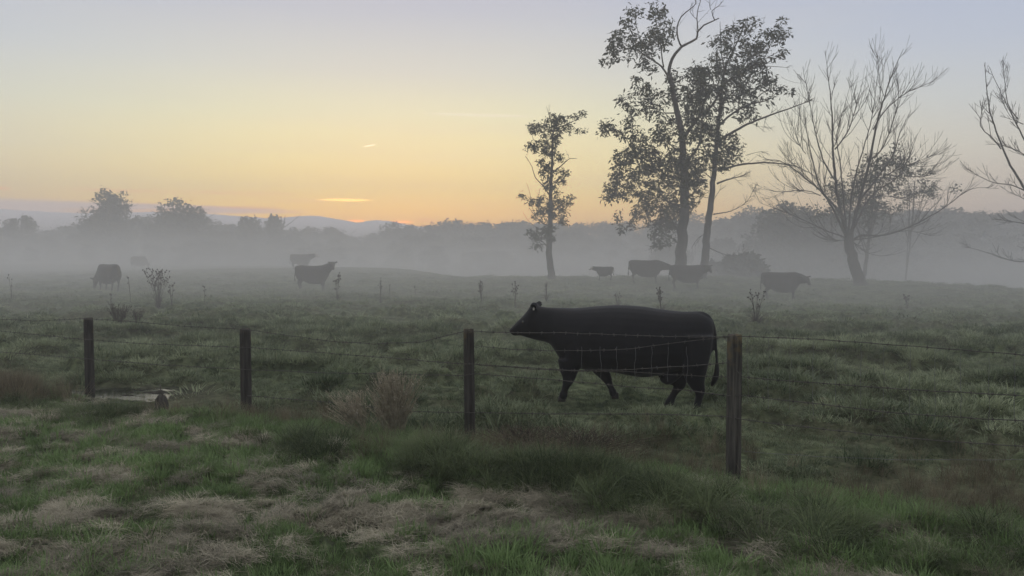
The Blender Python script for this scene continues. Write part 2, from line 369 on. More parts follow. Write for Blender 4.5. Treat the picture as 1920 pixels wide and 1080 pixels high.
def clear(x, y): return 1 - .82 * np.exp(-((x + 5.15) / 1.25) ** 4 - ((y - 10.6) / 1.0) ** 4)
def sample(n_, y0, y1, power=1.0):
    """random ground points inside the viewed wedge (a little wider than the frame)"""
    y = np.sqrt(rs.uniform(y0 ** 2, y1 ** 2, n_)) if power == 1.0 else (y0 + (y1 - y0) * rs.uniform(0, 1, n_) ** power)
    x = rs.uniform(-.78, .78, n_) * (y + .6)
    return x, y
def place(x, y, smin, smax, tilt=.15, zs=None, yaw=None):
    n_ = len(x); z = ground_z(x, y)
    rot = np.stack([rs.normal(0, tilt, n_), rs.normal(0, tilt, n_), rs.uniform(0, 6.283, n_) if yaw is None else yaw], 1)
    s = rs.uniform(smin, smax, n_); sc_ = np.stack([s, s, s * (zs if zs is not None else 1)], 1)
    return np.stack([x, y, z], 1), rot, sc_
# verge, green
x, y = sample(30000, 3.6, 13.0); fd = fence_d(x, y); k = (fd < 0) & (rs.rand(len(x)) > haymask(x, y) * .62); x, y = x[k], y[k]
lush = .5 * fbm(x * .8, y * .8, 3, 41) + .5 * fbm(x * 3, y * 4, 3, 42); P, r_, s_ = place(x, y, .55, 1.25); s_ *= ((.15 + 1.7 * lush) * clear(x, y))[:, None]
scatter('verge_grass', short, P, r_, s_, np.clip(lush * 1.5 - .25 + rs.normal(0, .15, len(x)) + .1, 0, 1), 'short green grass tufts growing in the verge before the fence')
# verge, dead mats
x, y = sample(46000, 3.6, 12.5); h = haymask(x, y); k = (rs.rand(len(x)) < h * .78 + .05 * (fence_d(x, y) < -.3)); x, y = x[k], y[k]
P, r_, s_ = place(x, y, .55, 1.1, .15, yaw=(fbm(x * .8, y * .8, 2, 43) - .5) * 5 + rs.normal(0, .3, len(x)))
e = .08; r_[:, 0] += np.arctan((ground_z(x, y + e) - ground_z(x, y - e)) / (2 * e)) * np.cos(r_[:, 2]) * .8
P[:, 2] += .012
scatter('dead_grass', dead, P, r_, s_, np.clip(fbm(x * 2, y * 2, 3, 47) * 1.1 - .05 + rs.normal(0, .15, len(x)), 0, 1), 'matted pale dead grass lying over the mounds of the verge', 'dead grass')
# long grass along the fence
nl = 4600; t = rs.uniform(-1.25, 4.6, nl); off = rs.normal(-1.15, .30, nl)
nx_, ny_ = .459, .888; x = 2.03 - 2.62 * t + nx_ * off; y = 7.2 + 1.45 * t + ny_ * off
dens = fbm(x * 1.5, y * 1.5, 3, 51); k = (rs.rand(nl) < sstep(.40, .58, dens) * .95 + .05); x, y, dens = x[k], y[k], dens[k]
P, r_, s_ = place(x, y, .38, .78, .22); s_ *= ((.5 + .6 * dens) * clear(x, y))[:, None]
scatter('fence_grass', long_, P, r_, s_, np.clip(.5 + 1.6 * (fbm(x * 2.2, y * 2.2, 3, 53) - .5) + rs.normal(0, .22, len(x)), 0, 1), 'long dark arching grass along the foot of the wire fence')
# straw-coloured grass around the fence
x = np.concatenate([rs.normal(-7.35, .45, 420), rs.normal(.2, .9, 260), rs.normal(3.9, 1.2, 200), rs.normal(-3.2, .8, 110)])
y = np.concatenate([rs.normal(10.9, .35, 420), rs.normal(7.85, .28, 260), rs.normal(6.6, .5, 200), rs.normal(9.6, .3, 110)])
P, r_, s_ = place(x, y, .3, .65, .22); s_[:420] *= 1.45
scatter('straw_grass', straw, P, r_, s_, rs.uniform(0, 1, len(x)), 'loose brown straw grass standing along the fence', 'dry grass')
# pasture
def pasture(n_, y0, y1, smin, smax, nm, lab, zs=.75):
    x, y = sample(n_, y0, y1); u = x / y
    crest = np.interp(u, [-2, -.5, -.2, -.06, .3, .44, .66, 2], [120, 120, 95, 56, 54, 48, 37, 24])
    pud = (np.abs(x + 5.5) < 1.35) & (np.abs(y - 11.6) < .75)
    k = (fence_d(x, y) > -.1) & (y < crest + 6) & ~(pud & (ground_z(x, y) < PUDZ + .02)); x, y = x[k], y[k]
    tk = .6 * fbm(x * 1.1, y * 1.1, 3, 31) + .4 * fbm(x * 3.0, y * 3.0, 2, 34); k = ~((np.abs(x + 5.4) < 1.5) & (np.abs(y - 11.1) < 1.1) & (rs.rand(len(x)) < .8)); x, y, tk = x[k], y[k], tk[k]; P, r_, s_ = place(x, y, smin, smax, zs=zs); s_ *= ((.6 + .9 * sstep(.48, .68, tk)) * (1 - .6 * np.exp(-((x - 1.7) / 1.6) ** 2 - ((y - 9.8) / .9) ** 2)))[:, None]
    scatter(nm, field, P, r_, s_, np.clip(.7 * fbm(x * .5, y * .5, 3, 61) + .1 + 1.1 * (fbm(x * 2.4, y * 2.4, 3, 62) - .5) + rs.normal(0, .14, len(x)), 0, 1), lab)
pasture(21000, 7.0, 20.0, .5, 1.15, 'near_pasture_grass', 'grazed green grass with tussocks just behind the fence')
pasture(26000, 20.0, 62.0, .8, 1.7, 'far_pasture_grass', 'hazy grazed grass of the pasture around the distant cattle', .42)

# ------------------------------------------------------------------ fence
def post_mesh(r, h, seed, square):
    rr = random.Random(seed); nseg, nz_ = 28, 26; V = []; F = []
    lean = (rr.uniform(-.02, .02), rr.uniform(-.02, .02)); ph = rr.uniform(0, 6)
    for k in range(nz_ + 1):
        z = -.35 + (h + .35) * k / nz_; f = 1 - .05 * k / nz_
        for j in range(nseg):
            a = 2 * math.pi * j / nseg
            p = 4.5 if square else 2.4
            c, s = abs(math.cos(a)) ** (2 / p) * math.copysign(1, math.cos(a)), abs(math.sin(a)) ** (2 / p) * math.copysign(1, math.sin(a))
            g = 1 + .05 * math.sin(3 * a + ph) + .03 * math.sin(7 * a + ph * 2 + z * .8) - (.10 if (j in (4, 17, 23)) else 0) * (.6 + .4 * math.sin(z * 3 + j))
            g += .015 * rr.uniform(-1, 1)
            if k == nz_: g *= .93
            V.append((c * r * f * g + lean[0] * z, s * r * f * g + lean[1] * z, z + (rr.uniform(-.006, .006) if k == nz_ else 0)))
    for k in range(nz_):
        for j in range(nseg):
            a0 = k * nseg + j; a1 = k * nseg + (j + 1) % nseg; F.append((a0, a1, a1 + nseg, a0 + nseg))
    V.append((lean[0] * h, lean[1] * h, h + .004)); c = len(V) - 1; o = nz_ * nseg
    for j in range(nseg): F.append((o + j, o + (j + 1) % nseg, c))
    return mesh_of('post', V, F)
def wood(name, c1, c2):
    m, n, l = newmat(name)
    t = n.new('ShaderNodeTexCoord'); mp = n.new('ShaderNodeMapping'); mp.inputs['Scale'].default_value = (14, 14, .9); l.new(t.outputs['Object'], mp.inputs[0])
    z = n.new('ShaderNodeTexNoise'); z.inputs['Scale'].default_value = 2.2; z.inputs['Detail'].default_value = 9; z.inputs['Roughness'].default_value = .65; l.new(mp.outputs[0], z.inputs['Vector'])
    r = n.new('ShaderNodeValToRGB'); r.color_ramp.elements[0].position = .38; r.color_ramp.elements[1].position = .66
    r.color_ramp.elements[0].color = (*c1, 1); r.color_ramp.elements[1].color = (*c2, 1); l.new(z.outputs[0], r.inputs[0])
    # ochre lichen toward the weathered top, in blotches
    z2 = n.new('ShaderNodeTexNoise'); z2.inputs['Scale'].default_value = 9; z2.inputs['Detail'].default_value = 5; l.new(t.outputs['Object'], z2.inputs['Vector'])
    s = n.new('ShaderNodeSeparateXYZ'); l.new(t.outputs['Object'], s.inputs[0])
    f = n.new('ShaderNodeMath'); f.operation = 'MULTIPLY_ADD'; l.new(s.outputs[2], f.inputs[0]); f.inputs[1].default_value = .45; f.inputs[2].default_value = -.42
    f2 = n.new('ShaderNodeMath'); f2.operation = 'ADD'; l.new(f.outputs[0], f2.inputs[0]); l.new(z2.outputs[0], f2.inputs[1])
    cr = n.new('ShaderNodeValToRGB'); cr.color_ramp.elements[0].position = .58; cr.color_ramp.elements[1].position = .72; l.new(f2.outputs[0], cr.inputs[0])
    cr.color_ramp.elements[1].color = (.55, .55, .55, 1)
    q = n.new('ShaderNodeMix'); q.data_type = 'RGBA'; l.new(cr.outputs[0], q.inputs[0]); l.new(r.outputs[0], q.inputs[6]); q.inputs[7].default_value = (.17, .125, .05, 1)
    p = n.new('ShaderNodeBsdfPrincipled'); p.inputs['Roughness'].default_value = .9; p.inputs['Specular IOR Level'].default_value = .2; l.new(q.outputs[2], p.inputs['Base Color'])
    b = n.new('ShaderNodeBump'); b.inputs['Strength'].default_value = .9; b.inputs['Distance'].default_value = .012; l.new(z.outputs[0], b.inputs['Height']); l.new(b.outputs[0], p.inputs['Normal'])
    o = n.new('ShaderNodeOutputMaterial'); l.new(p.outputs[0], o.inputs[0]); return m
M['post_grey'] = wood('weathered_post_wood', (.03, .027, .024), (.125, .115, .098)); M['post_dark'] = wood('dark_post_wood', (.022, .02, .018), (.075, .068, .06))
def tube(pts, rad, nseg=5, V=None, F=None, caps=True):
    """append a tube with per-point radii along pts; returns V, F lists"""
    if V is None: V, F = [], []
    pts = [Vector(p) for p in pts]; n_ = len(pts)
    rad = [rad] * n_ if isinstance(rad, (int, float)) else list(rad)
    b0 = len(V); ref = None
    for k in range(n_):
        t = (pts[min(k + 1, n_ - 1)] - pts[max(k - 1, 0)]).normalized()
        if ref is None:
            ref = Vector((0, 0, 1)) if abs(t.z) < .9 else Vector((1, 0, 0))
            ref = (ref - t * ref.dot(t)).normalized()
        else:
            ref = ref - t * ref.dot(t)
            ref = ref.normalized() if ref.length > 1e-6 else t.orthogonal().normalized()
        s = t.cross(ref)
        for j in range(nseg):
            a = 2 * math.pi * j / nseg; V.append(tuple(pts[k] + (ref * math.cos(a) + s * math.sin(a)) * rad[k]))
    for k in range(n_ - 1):
        for j in range(nseg):
            a0 = b0 + k * nseg + j; a1 = b0 + k * nseg + (j + 1) % nseg; F.append((a0, a1, a1 + nseg, a0 + nseg))
    if caps:
        F.append(tuple(b0 + j for j in range(nseg - 1, -1, -1))); F.append(tuple(b0 + (n_ - 1) * nseg + j for j in range(nseg)))
    return V, F
fence = empty('wire_fence', (FP[1][0], FP[1][1], gz(*FP[1])))
tag(fence, 'sagging barbed wire fence on weathered wooden posts crossing the pasture edge', 'fence')
def to_fence(v): return Vector(v) - fence.location
PZ = {}
for (i, top_y, r_, sq, mt, lab) in ((1, 627, .055, True, 'post_grey', 'grey square fence post with ochre top'), (2, 617, .056, False, 'post_dark', None),
                                    (3, 617, .070, False, 'post_dark', None), (4, 596, .066, False, 'post_dark', None), (0, None, .062, False, 'post_dark', None), (5, None, .066, False, 'post_dark', None)):
    x, y = FP[i]; g = gz(x, y)
    ztop = at(0, top_y, y).z if top_y else g + 1.2
    me = post_mesh(r_, ztop - g, 30 + i, sq)
    p = obj('fence_post', me, M[mt], fence, to_fence((x, y, g))); PZ[i] = ztop
    p.rotation_euler = (0, 0, .5)
    if lab: p['label'] = lab
# wires are traced span by span: u = photo column, v = photo row, laid into the fence's own vertical plane
def on_fence(px, py, i, off=.07):
    (xa, ya), (xb, yb) = FP[i], FP[i + 1]; nx, ny = -.459 * off, -.888 * off
    xa += nx; xb += nx; ya += ny; yb += ny
    k = (px - 960) / FPX * 1.0
    # x = k*y*s ; s corrects for pitch (row dependent, tiny)
    s = (at(px, py, 1.0).x) / (k if abs(k) > 1e-6 else 1); k = k * s
    t = (k * ya - xa) / ((xb - xa) - k * (yb - ya)); Y = ya + (yb - ya) * t
    return at(px, py, Y)
rw = random.Random(9)
def strand(segs, r=.0036, barbs=True, mat='wire', name='barbed_wire'):
    pts = []
    for i, pl in segs:
        q = [on_fence(px, py, i) for px, py in pl]
        for a, b in zip(q, q[1:]):
            n_ = max(2, int((b - a).length / .12))
            for k in range(n_):
                f = k / n_; f2 = f; pts.append(a.lerp(b, f2) + Vector((0, 0, rw.uniform(-.0035, .0035))))
        pts.append(q[-1])
    V, F = tube([to_fence(p) for p in pts], r, 4)
    if barbs:
        for a, b in zip(pts, pts[1:]):
            for f in (.5,):
                c = to_fence(a.lerp(b, f)); d = (b - a).normalized(); up = Vector((0, 0, 1)).cross(d).normalized(); up = d.cross(up)
                nrm = Vector((.459, .888, 0))
                for s1 in (-1, 1):
                    w_ = (up * s1 + nrm * rw.uniform(-.8, .8) + d * rw.uniform(-.4, .4)).normalized() * .019
                    tube([c - w_, c + w_], .0017, 3, V, F)
                tube([c - d * .009, c + d * .009], r * 1.7, 5, V, F)
    obj(name, mesh_of(name, V, F, False), M[mat], fence)
strand([(4, [(-120, 588), (0, 598), (70, 602), (155, 597)]), (3, [(166, 598), (250, 603), (340, 611), (446, 617)]), (2, [(464, 618), (540, 629), (620, 640), (700, 645), (790, 641), (868, 622)]),
        (1, [(892, 621), (960, 624), (1050, 624), (1140, 627), (1230, 630), (1330, 632), (1367, 630)]), (0, [(1392, 631), (1530, 636), (1680, 647), (1800, 656), (1925, 666), (2080, 676)])])
strand([(4, [(-120, 608), (15, 622), (145, 635), (155, 636)]), (3, [(166, 637), (280, 645), (446, 651)]), (2, [(464, 651), (600, 661), (740, 672), (868, 682)]),
        (1, [(892, 683), (920, 685), (1000, 690), (1066, 694), (1158, 694.5), (1220, 691), (1320, 684), (1367, 680)]), (0, [(1392, 707), (1530, 718), (1680, 729), (1800, 736), (1925, 742), (2080, 752)])])
strand([(4, [(-120, 650), (155, 672)]), (3, [(166, 673), (300, 684), (446, 692)]), (2, [(464, 693), (600, 699), (868, 704)]),
        (1, [(892, 700), (920, 703), (996, 709), (1082, 716), (1177, 725), (1285, 731), (1326, 737), (1367, 742)]), (0, [(1392, 741), (1530, 757), (1680, 775), (1800, 783), (1925, 789), (2080, 798)])])
strand([(2, [(464, 742), (640, 756), (760, 772), (868, 773)]), (1, [(892, 774), (1050, 776), (1200, 776), (1313, 779), (1367, 782)]), (0, [(1392, 787), (1530, 803), (1680, 820), (1800, 829), (1925, 838), (2080, 848)])])
strand([(1, [(892, 648), (960, 655), (1047, 658), (1145, 656.5), (1185, 654), (1267, 642), (1337, 634), (1367, 632)])], .003)
strand([(1, [(892, 684), (1000, 692), (1082, 695.5), (1180, 697), (1283, 704), (1367, 707)])], .003)
strand([(0, [(1392, 846), (1530, 856), (1700, 862), (1925, 862), (2080, 866)])], .0016, False, 'galv', 'smooth_wire')
# thin upright stay wires of the old woven mesh
stays = [(1, 1090), (1, 1126), (1, 1157), (1, 1191), (1, 1222), (1, 1252), (1, 1288)] + [(0, 960 + z / 2) for z in (962, 1045, 1128, 1215, 1308, 1393, 1492, 1585, 1683, 1790, 1885, 1990)] + [(0, 1402), (1, 1362)]
for i, px in stays:
    y0 = (625 + (px - 892) * .015) if i == 1 else 631 + (px - 1392) * .066
    y1 = 716 if i == 1 else 748 + (px - 1392) * .09 + rw.uniform(-6, 22)
    if i == 1: y0 = 650
    pts = [on_fence(px + rw.uniform(-1.5, 1.5), y0 + (y1 - y0) * k / 6, i, .065) for k in range(7)]
    V, F = tube([to_fence(p) for p in pts], .0017, 3); obj('stay_wire', mesh_of('stay_wire', V, F, False), M['galv'], fence)

# ------------------------------------------------------------------ cattle
def loft(path, n_=20, V=None, F=None, p=2.3, upref=(0, 0, 1), sub=3):
    """path: list of (x, y, z, half_width, half_height); catmull-rom smoothed elliptical tube, closed"""
    A = np.array(path, float); P = []
    for i in range(len(A) - 1):
        p0, p1, p2, p3 = A[max(i - 1, 0)], A[i], A[i + 1], A[min(i + 2, len(A) - 1)]
        for k in range(sub):
            t = k / sub; P.append(.5 * (2 * p1 + (p2 - p0) * t + (2 * p0 - 5 * p1 + 4 * p2 - p3) * t * t + (3 * p1 - p0 - 3 * p2 + p3) * t ** 3))
    P.append(A[-1]); P = np.array(P)
    b0 = len(V)
    for k in range(len(P)):
        t = Vector(P[min(k + 1, len(P) - 1)][:3] - P[max(k - 1, 0)][:3])
        if upref == 'x': t = Vector((1, 0, 0)); 
        t.normalize(); up = Vector(upref) if upref != 'x' else Vector((0, 0, 1))
        up = (up - t * up.dot(t)).normalized(); s = up.cross(t); c = Vector(P[k][:3]); w, h = max(P[k][3], .004), max(P[k][4], .004)
        for j in range(n_):
            a = 2 * math.pi * j / n_; cc, ss = math.cos(a), math.sin(a)
            cx = abs(cc) ** (2 / p) * math.copysign(1, cc); sy = abs(ss) ** (2 / p) * math.copysign(1, ss)
            V.append(tuple(c + s * (cx * w) + up * (sy * h)))
    for k in range(len(P) - 1):
        for j in range(n_):
            a0 = b0 + k * n_ + j; a1 = b0 + k * n_ + (j + 1) % n_; F.append((a0, a0 + n_, a1 + n_, a1))
    for end, rev in ((b0, False), (b0 + (len(P) - 1) * n_, True)):
        c = np.mean(np.array(V[end:end + n_]), 0); V.append(tuple(c)); ci = len(V) - 1
        for j in range(n_):
            q = (ci, end + j, end + (j + 1) % n_); F.append(q if not rev else q[::-1])
def fuse(V, F, voxel, name, iters=6):
    me = bpy.data.meshes.new('tmp'); me.from_pydata(V, [], F); me.update()
    bm = bmesh.new(); bm.from_mesh(me); bmesh.ops.recalc_face_normals(bm, faces=bm.faces); bm.to_mesh(me); bm.free()
    o = bpy.data.objects.new('tmp', me); COL.objects.link(o)
    r = o.modifiers.new('r', 'REMESH'); r.mode = 'VOXEL'; r.voxel_size = voxel; r.use_smooth_shade = True
    s = o.modifiers.new('s', 'SMOOTH'); s.iterations = iters; s.factor = .5
    dg = bpy.context.evaluated_depsgraph_get(); dg.update()
    out = bpy.data.meshes.new_from_object(o.evaluated_get(dg)); out.name = name
    bpy.data.objects.remove(o); bpy.data.meshes.remove(me)
    return out
def ear(V, F, base, out, up, ln=.19, w=.055):
    base, out, up = Vector(base), Vector(out).normalized(), Vector(up).normalized()
    pts = [base - out * .04, base + out * ln * .2, base + out * ln * .55 - up * .005, base + out * ln * .85 - up * .02, base + out * ln - up * .03]
    ws = [.03, .048, w * 1.05, w * .8, .012]; u = out.cross(up).normalized()
    loft([(p.x, p.y, p.z, a, .017) for p, a in zip(pts, ws)], 12, V, F, 2, tuple(u.cross(out) if abs(u.cross(out).z) > .2 else (0, 0, 1)))
M['coat_dark'] = simple('dark_brown_coat', (.018, .013, .012), (.032, .022, .018), 4, .6, .3, bscale=40, bdist=.004)
M['white_hair'] = simple('white_hair', (.45, .42, .38), (.62, .58, .52), 14, .8, .3, bscale=50, bdist=.004)
M['eye'] = simple('eye', (.004, .004, .004), (.008, .006, .005), 5, .12, 0, spec=.7)
M['hoof'] = simple('hoof', (.02, .018, .016), (.04, .035, .03), 12, .5, .3)
M['tag_y'] = simple('ear_tag', (.34, .33, .28), (.48, .46, .40), 5, .5, 0)
def cone_hoof(c, r=.047, h=.07, fwd=(1, 0)):
    V = []; F = []; n_ = 14
    for k, (f, z) in enumerate(((1.0, 0), (.98, .02), (.84, h), (.6, h + .012))):
        for j in range(n_):
            a = 2 * math.pi * j / n_; cl = .82 if abs(math.sin(a)) < .25 and math.cos(a) > 0 else 1.0   # cleft in front
            V.append((c[0] + fwd[0] * r * 1.15 * f * cl * math.cos(a) + (1 - f) * -.02, c[1] + r * f * math.sin(a) * .85, c[2] + z))
    for k in range(3):
        for j in range(n_): F.append((k * n_ + j, k * n_ + (j + 1) % n_, (k + 1) * n_ + (j + 1) % n_, (k + 1) * n_ + j))
    F.append(tuple(range(n_ - 1, -1, -1))); F.append(tuple(3 * n_ + j for j in range(n_)))
    return mesh_of('hoof', V, F)
def finish(root, V, F, voxel, hooves, eyes, coat, tags=(), face=None, er=.022, tag_s=1.0):
    me = fuse(V, F, voxel, 'body'); b = obj('body', me, M[coat], root)
    for c in hooves: obj('hoof', cone_hoof(c), M['hoof'], root)
    for e in eyes:
        bm = bmesh.new(); bmesh.ops.create_uvsphere(bm, u_segments=12, v_segments=8, radius=er); bmesh.ops.translate(bm, verts=bm.verts, vec=e)
        m = bpy.data.meshes.new('eye'); bm.to_mesh(m); bm.free(); obj('eye', m, M['eye'], root)
    for (c, nrm) in tags:
        c = Vector(c); nrm = Vector(nrm).normalized(); s = Vector((0, 0, 1)).cross(nrm).normalized(); u = nrm.cross(s)
        pr = [(-.006, .02), (.006, .02), (.016, 0), (.017, -.03), (.012, -.036), (-.012, -.036), (-.017, -.03), (-.016, 0)]
        pr = [(a_ * tag_s, b_ * tag_s) for a_, b_ in pr]
        V2 = [tuple(c + s * a + u * b_ + nrm * q) for q in (0, .004) for a, b_ in pr]; k = len(pr)
        F2 = [tuple(range(k - 1, -1, -1)), tuple(range(k, 2 * k))] + [(j, (j + 1) % k, k + (j + 1) % k, k + j) for j in range(k)]
        obj('ear_tag', mesh_of('ear_tag', V2, F2, False), M['tag_y'], root)
    if face is not None:
        V3, F3 = [], []; loft(face, 16, V3, F3); obj('face_blaze', fuse(V3, F3, .02, 'face_blaze', 3), M['white_hair'], root)
    return b

# the near cow: its side outline read from the photo, local +x forward, z up, origin under the rump
K = 529.0
def cx(zx): return (1540 - zx) / K / .97
def cz(zy): return (868 - zy) / K
def near_cow():
    V, F = [], []
    S = [(1538, 262, 380, .05), (1528, 225, 440, .13), (1500, 200, 510, .20), (1460, 180, 545, .25), (1420, 170, 570, .28), (1340, 172, 590, .31), (1250, 165, 603, .34), (1150, 152, 622, .37),
         (1080, 142, 632, .385), (1000, 137, 624, .39), (900, 134, 606, .39), (800, 141, 596, .37), (700, 152, 590, .34), (620, 160, 586, .31), (570, 160, 572, .28), (530, 160, 535, .25),
         (490, 160, 478, .21), (450, 159, 422, .175), (410, 157, 404, .15), (370, 150, 398, .135), (338, 134, 391, .13), (312, 146, 385, .13), (285, 186, 378, .12), (255, 222, 368, .105),
         (225, 252, 363, .09), (200, 278, 368, .082), (182, 300, 362, .075), (170, 312, 352, .06), (166, 322, 342, .03)]
    loft([(cx(a), 0, cz((t + b) / 2), w, (b - t) / 2 / K) for a, t, b, w in S], 26, V, F, 2.25, 'x', 2)
    # shoulder, hip and belly masses break up the tube
    loft([(cx(690), .10, cz(250), .17, .10), (cx(660), .18, cz(400), .15, .17), (cx(625), .19, cz(520), .11, .13), (cx(600), .17, cz(590), .09, .1)], 16, V, F, 2, (1, 0, 0))
    loft([(cx(690), -.10, cz(250), .17, .10), (cx(670), -.18, cz(400), .15, .17), (cx(680), -.19, cz(520), .11, .13), (cx(730), -.17, cz(600), .09, .09)], 16, V, F, 2, (1, 0, 0))
    def leg(p, ys): loft([(cx(a), y, cz(b), w * 1.1, h * 1.13) for (a, b, w, h), y in zip(p, ys)], 16, V, F, 2, (1, 0, 0))
    # front near (reaching forward), front far (trailing); hind near trailing, hind far forward
    leg([(600, 520, .11, .15), (592, 585, .085, .115), (592, 630, .062, .085), (582, 672, .056, .062), (572, 700, .042, .046), (562, 735, .038, .040), (556, 758, .046, .050), (550, 780, .043, .048), (545, 797, .03, .035)], [.18, .18, .18, .18, .18, .18, .18, .18, .18])
    leg([(760, 520, .10, .14), (780, 585, .085, .115), (805, 630, .06, .08), (828, 668, .055, .062), (842, 700, .042, .044), (858, 735, .038, .038), (868, 760, .045, .047), (876, 780, .043, .046), (882, 795, .03, .033)], [-.18] * 9)
    leg([(1420, 330, .17, .20), (1425, 430, .15, .165), (1420, 520, .13, .145), (1420, 590, .11, .125), (1434, 650, .08, .09), (1452, 695, .055, .062), (1450, 730, .043, .046), (1440, 780, .040, .042), (1432, 815, .048, .05), (1422, 842, .046, .058), (1415, 862, .03, .04)], [.17, .2, .21, .2, .2, .2, .2, .2, .2, .2, .2])
    leg([(1360, 330, .17, .22), (1320, 440, .15, .24), (1280, 540, .13, .23), (1280, 600, .12, .20), (1302, 650, .09, .14), (1316, 697, .058, .08), (1298, 730, .043, .048), (1275, 775, .04, .042), (1262, 805, .048, .05), (1250, 832, .046, .055), (1243, 850, .03, .04)], [-.15, -.19, -.2, -.2, -.2, -.2, -.2, -.2, -.2, -.2, -.2])
    loft([(cx(1330), 0, cz(560), .15, .08), (cx(1270), 0, cz(610), .15, .10), (cx(1235), 0, cz(645), .11, .07), (cx(1205), 0, cz(620), .05, .05)], 14, V, F, 2, (0, 0, 1))   # udder
    loft([(cx(1400), 0, cz(186), .05, .03), (cx(1440), 0, cz(185), .05, .035), (cx(1490), 0, cz(196), .04, .03), (cx(1522), 0, cz(235), .03, .028), (cx(1542), .01, cz(300), .026, .026), (cx(1552), .015, cz(400), .022, .022),
          (cx(1558), .02, cz(490), .020, .020), (cx(1561), .02, cz(560), .034, .032), (cx(1553), .02, cz(615), .046, .042), (cx(1536), .02, cz(655), .036, .032), (cx(1526), .02, cz(682), .012, .012)], 12, V, F, 2, (1, 0, 0))
    ear(V, F, (cx(338), .10, cz(160)), (-.2, 1.0, .22), (.2, .35, -1), .14)
    ear(V, F, (cx(338), -.10, cz(160)), (-.2, -1.0, .30), (.2, -.35, -1), .14)
    loft([(cx(322), 0, cz(190), .06, .05), (cx(332), 0, cz(150), .07, .05), (cx(336), 0, cz(125), .05, .035)], 12, V, F, 2, (1, 0, 0))
    loft([(cx(190), 0, cz(330), .07, .045), (cx(172), 0, cz(330), .06, .035), (cx(168), 0, cz(340), .035, .02)], 12, V, F, 2, (0, 0, 1))
    root = empty('cow')
    finish(root, V, F, .016, [(cx(543), .18, cz(808)), (cx(884), -.18, cz(808)), (cx(1413), .2, cz(872)), (cx(1240), -.2, cz(862))],
           [(cx(268), .108, cz(262)), (cx(268), -.108, cz(262))], 'coat_black', [((cx(350), .195, cz(160)), (.1, 1, .1))], tag_s=.7)
    return root
c = near_cow()
YAW = R(180 - 13)
c.rotation_euler = (R(0), R(0), YAW); c.name = 'cow'
foot = at(1337, 776, 10.15); c.location = (foot.x, 10.15, at(960, 776, 10.15).z)
tag(c, 'large black cow walking left close behind the fence, with a pale tag in its ear', 'cow')

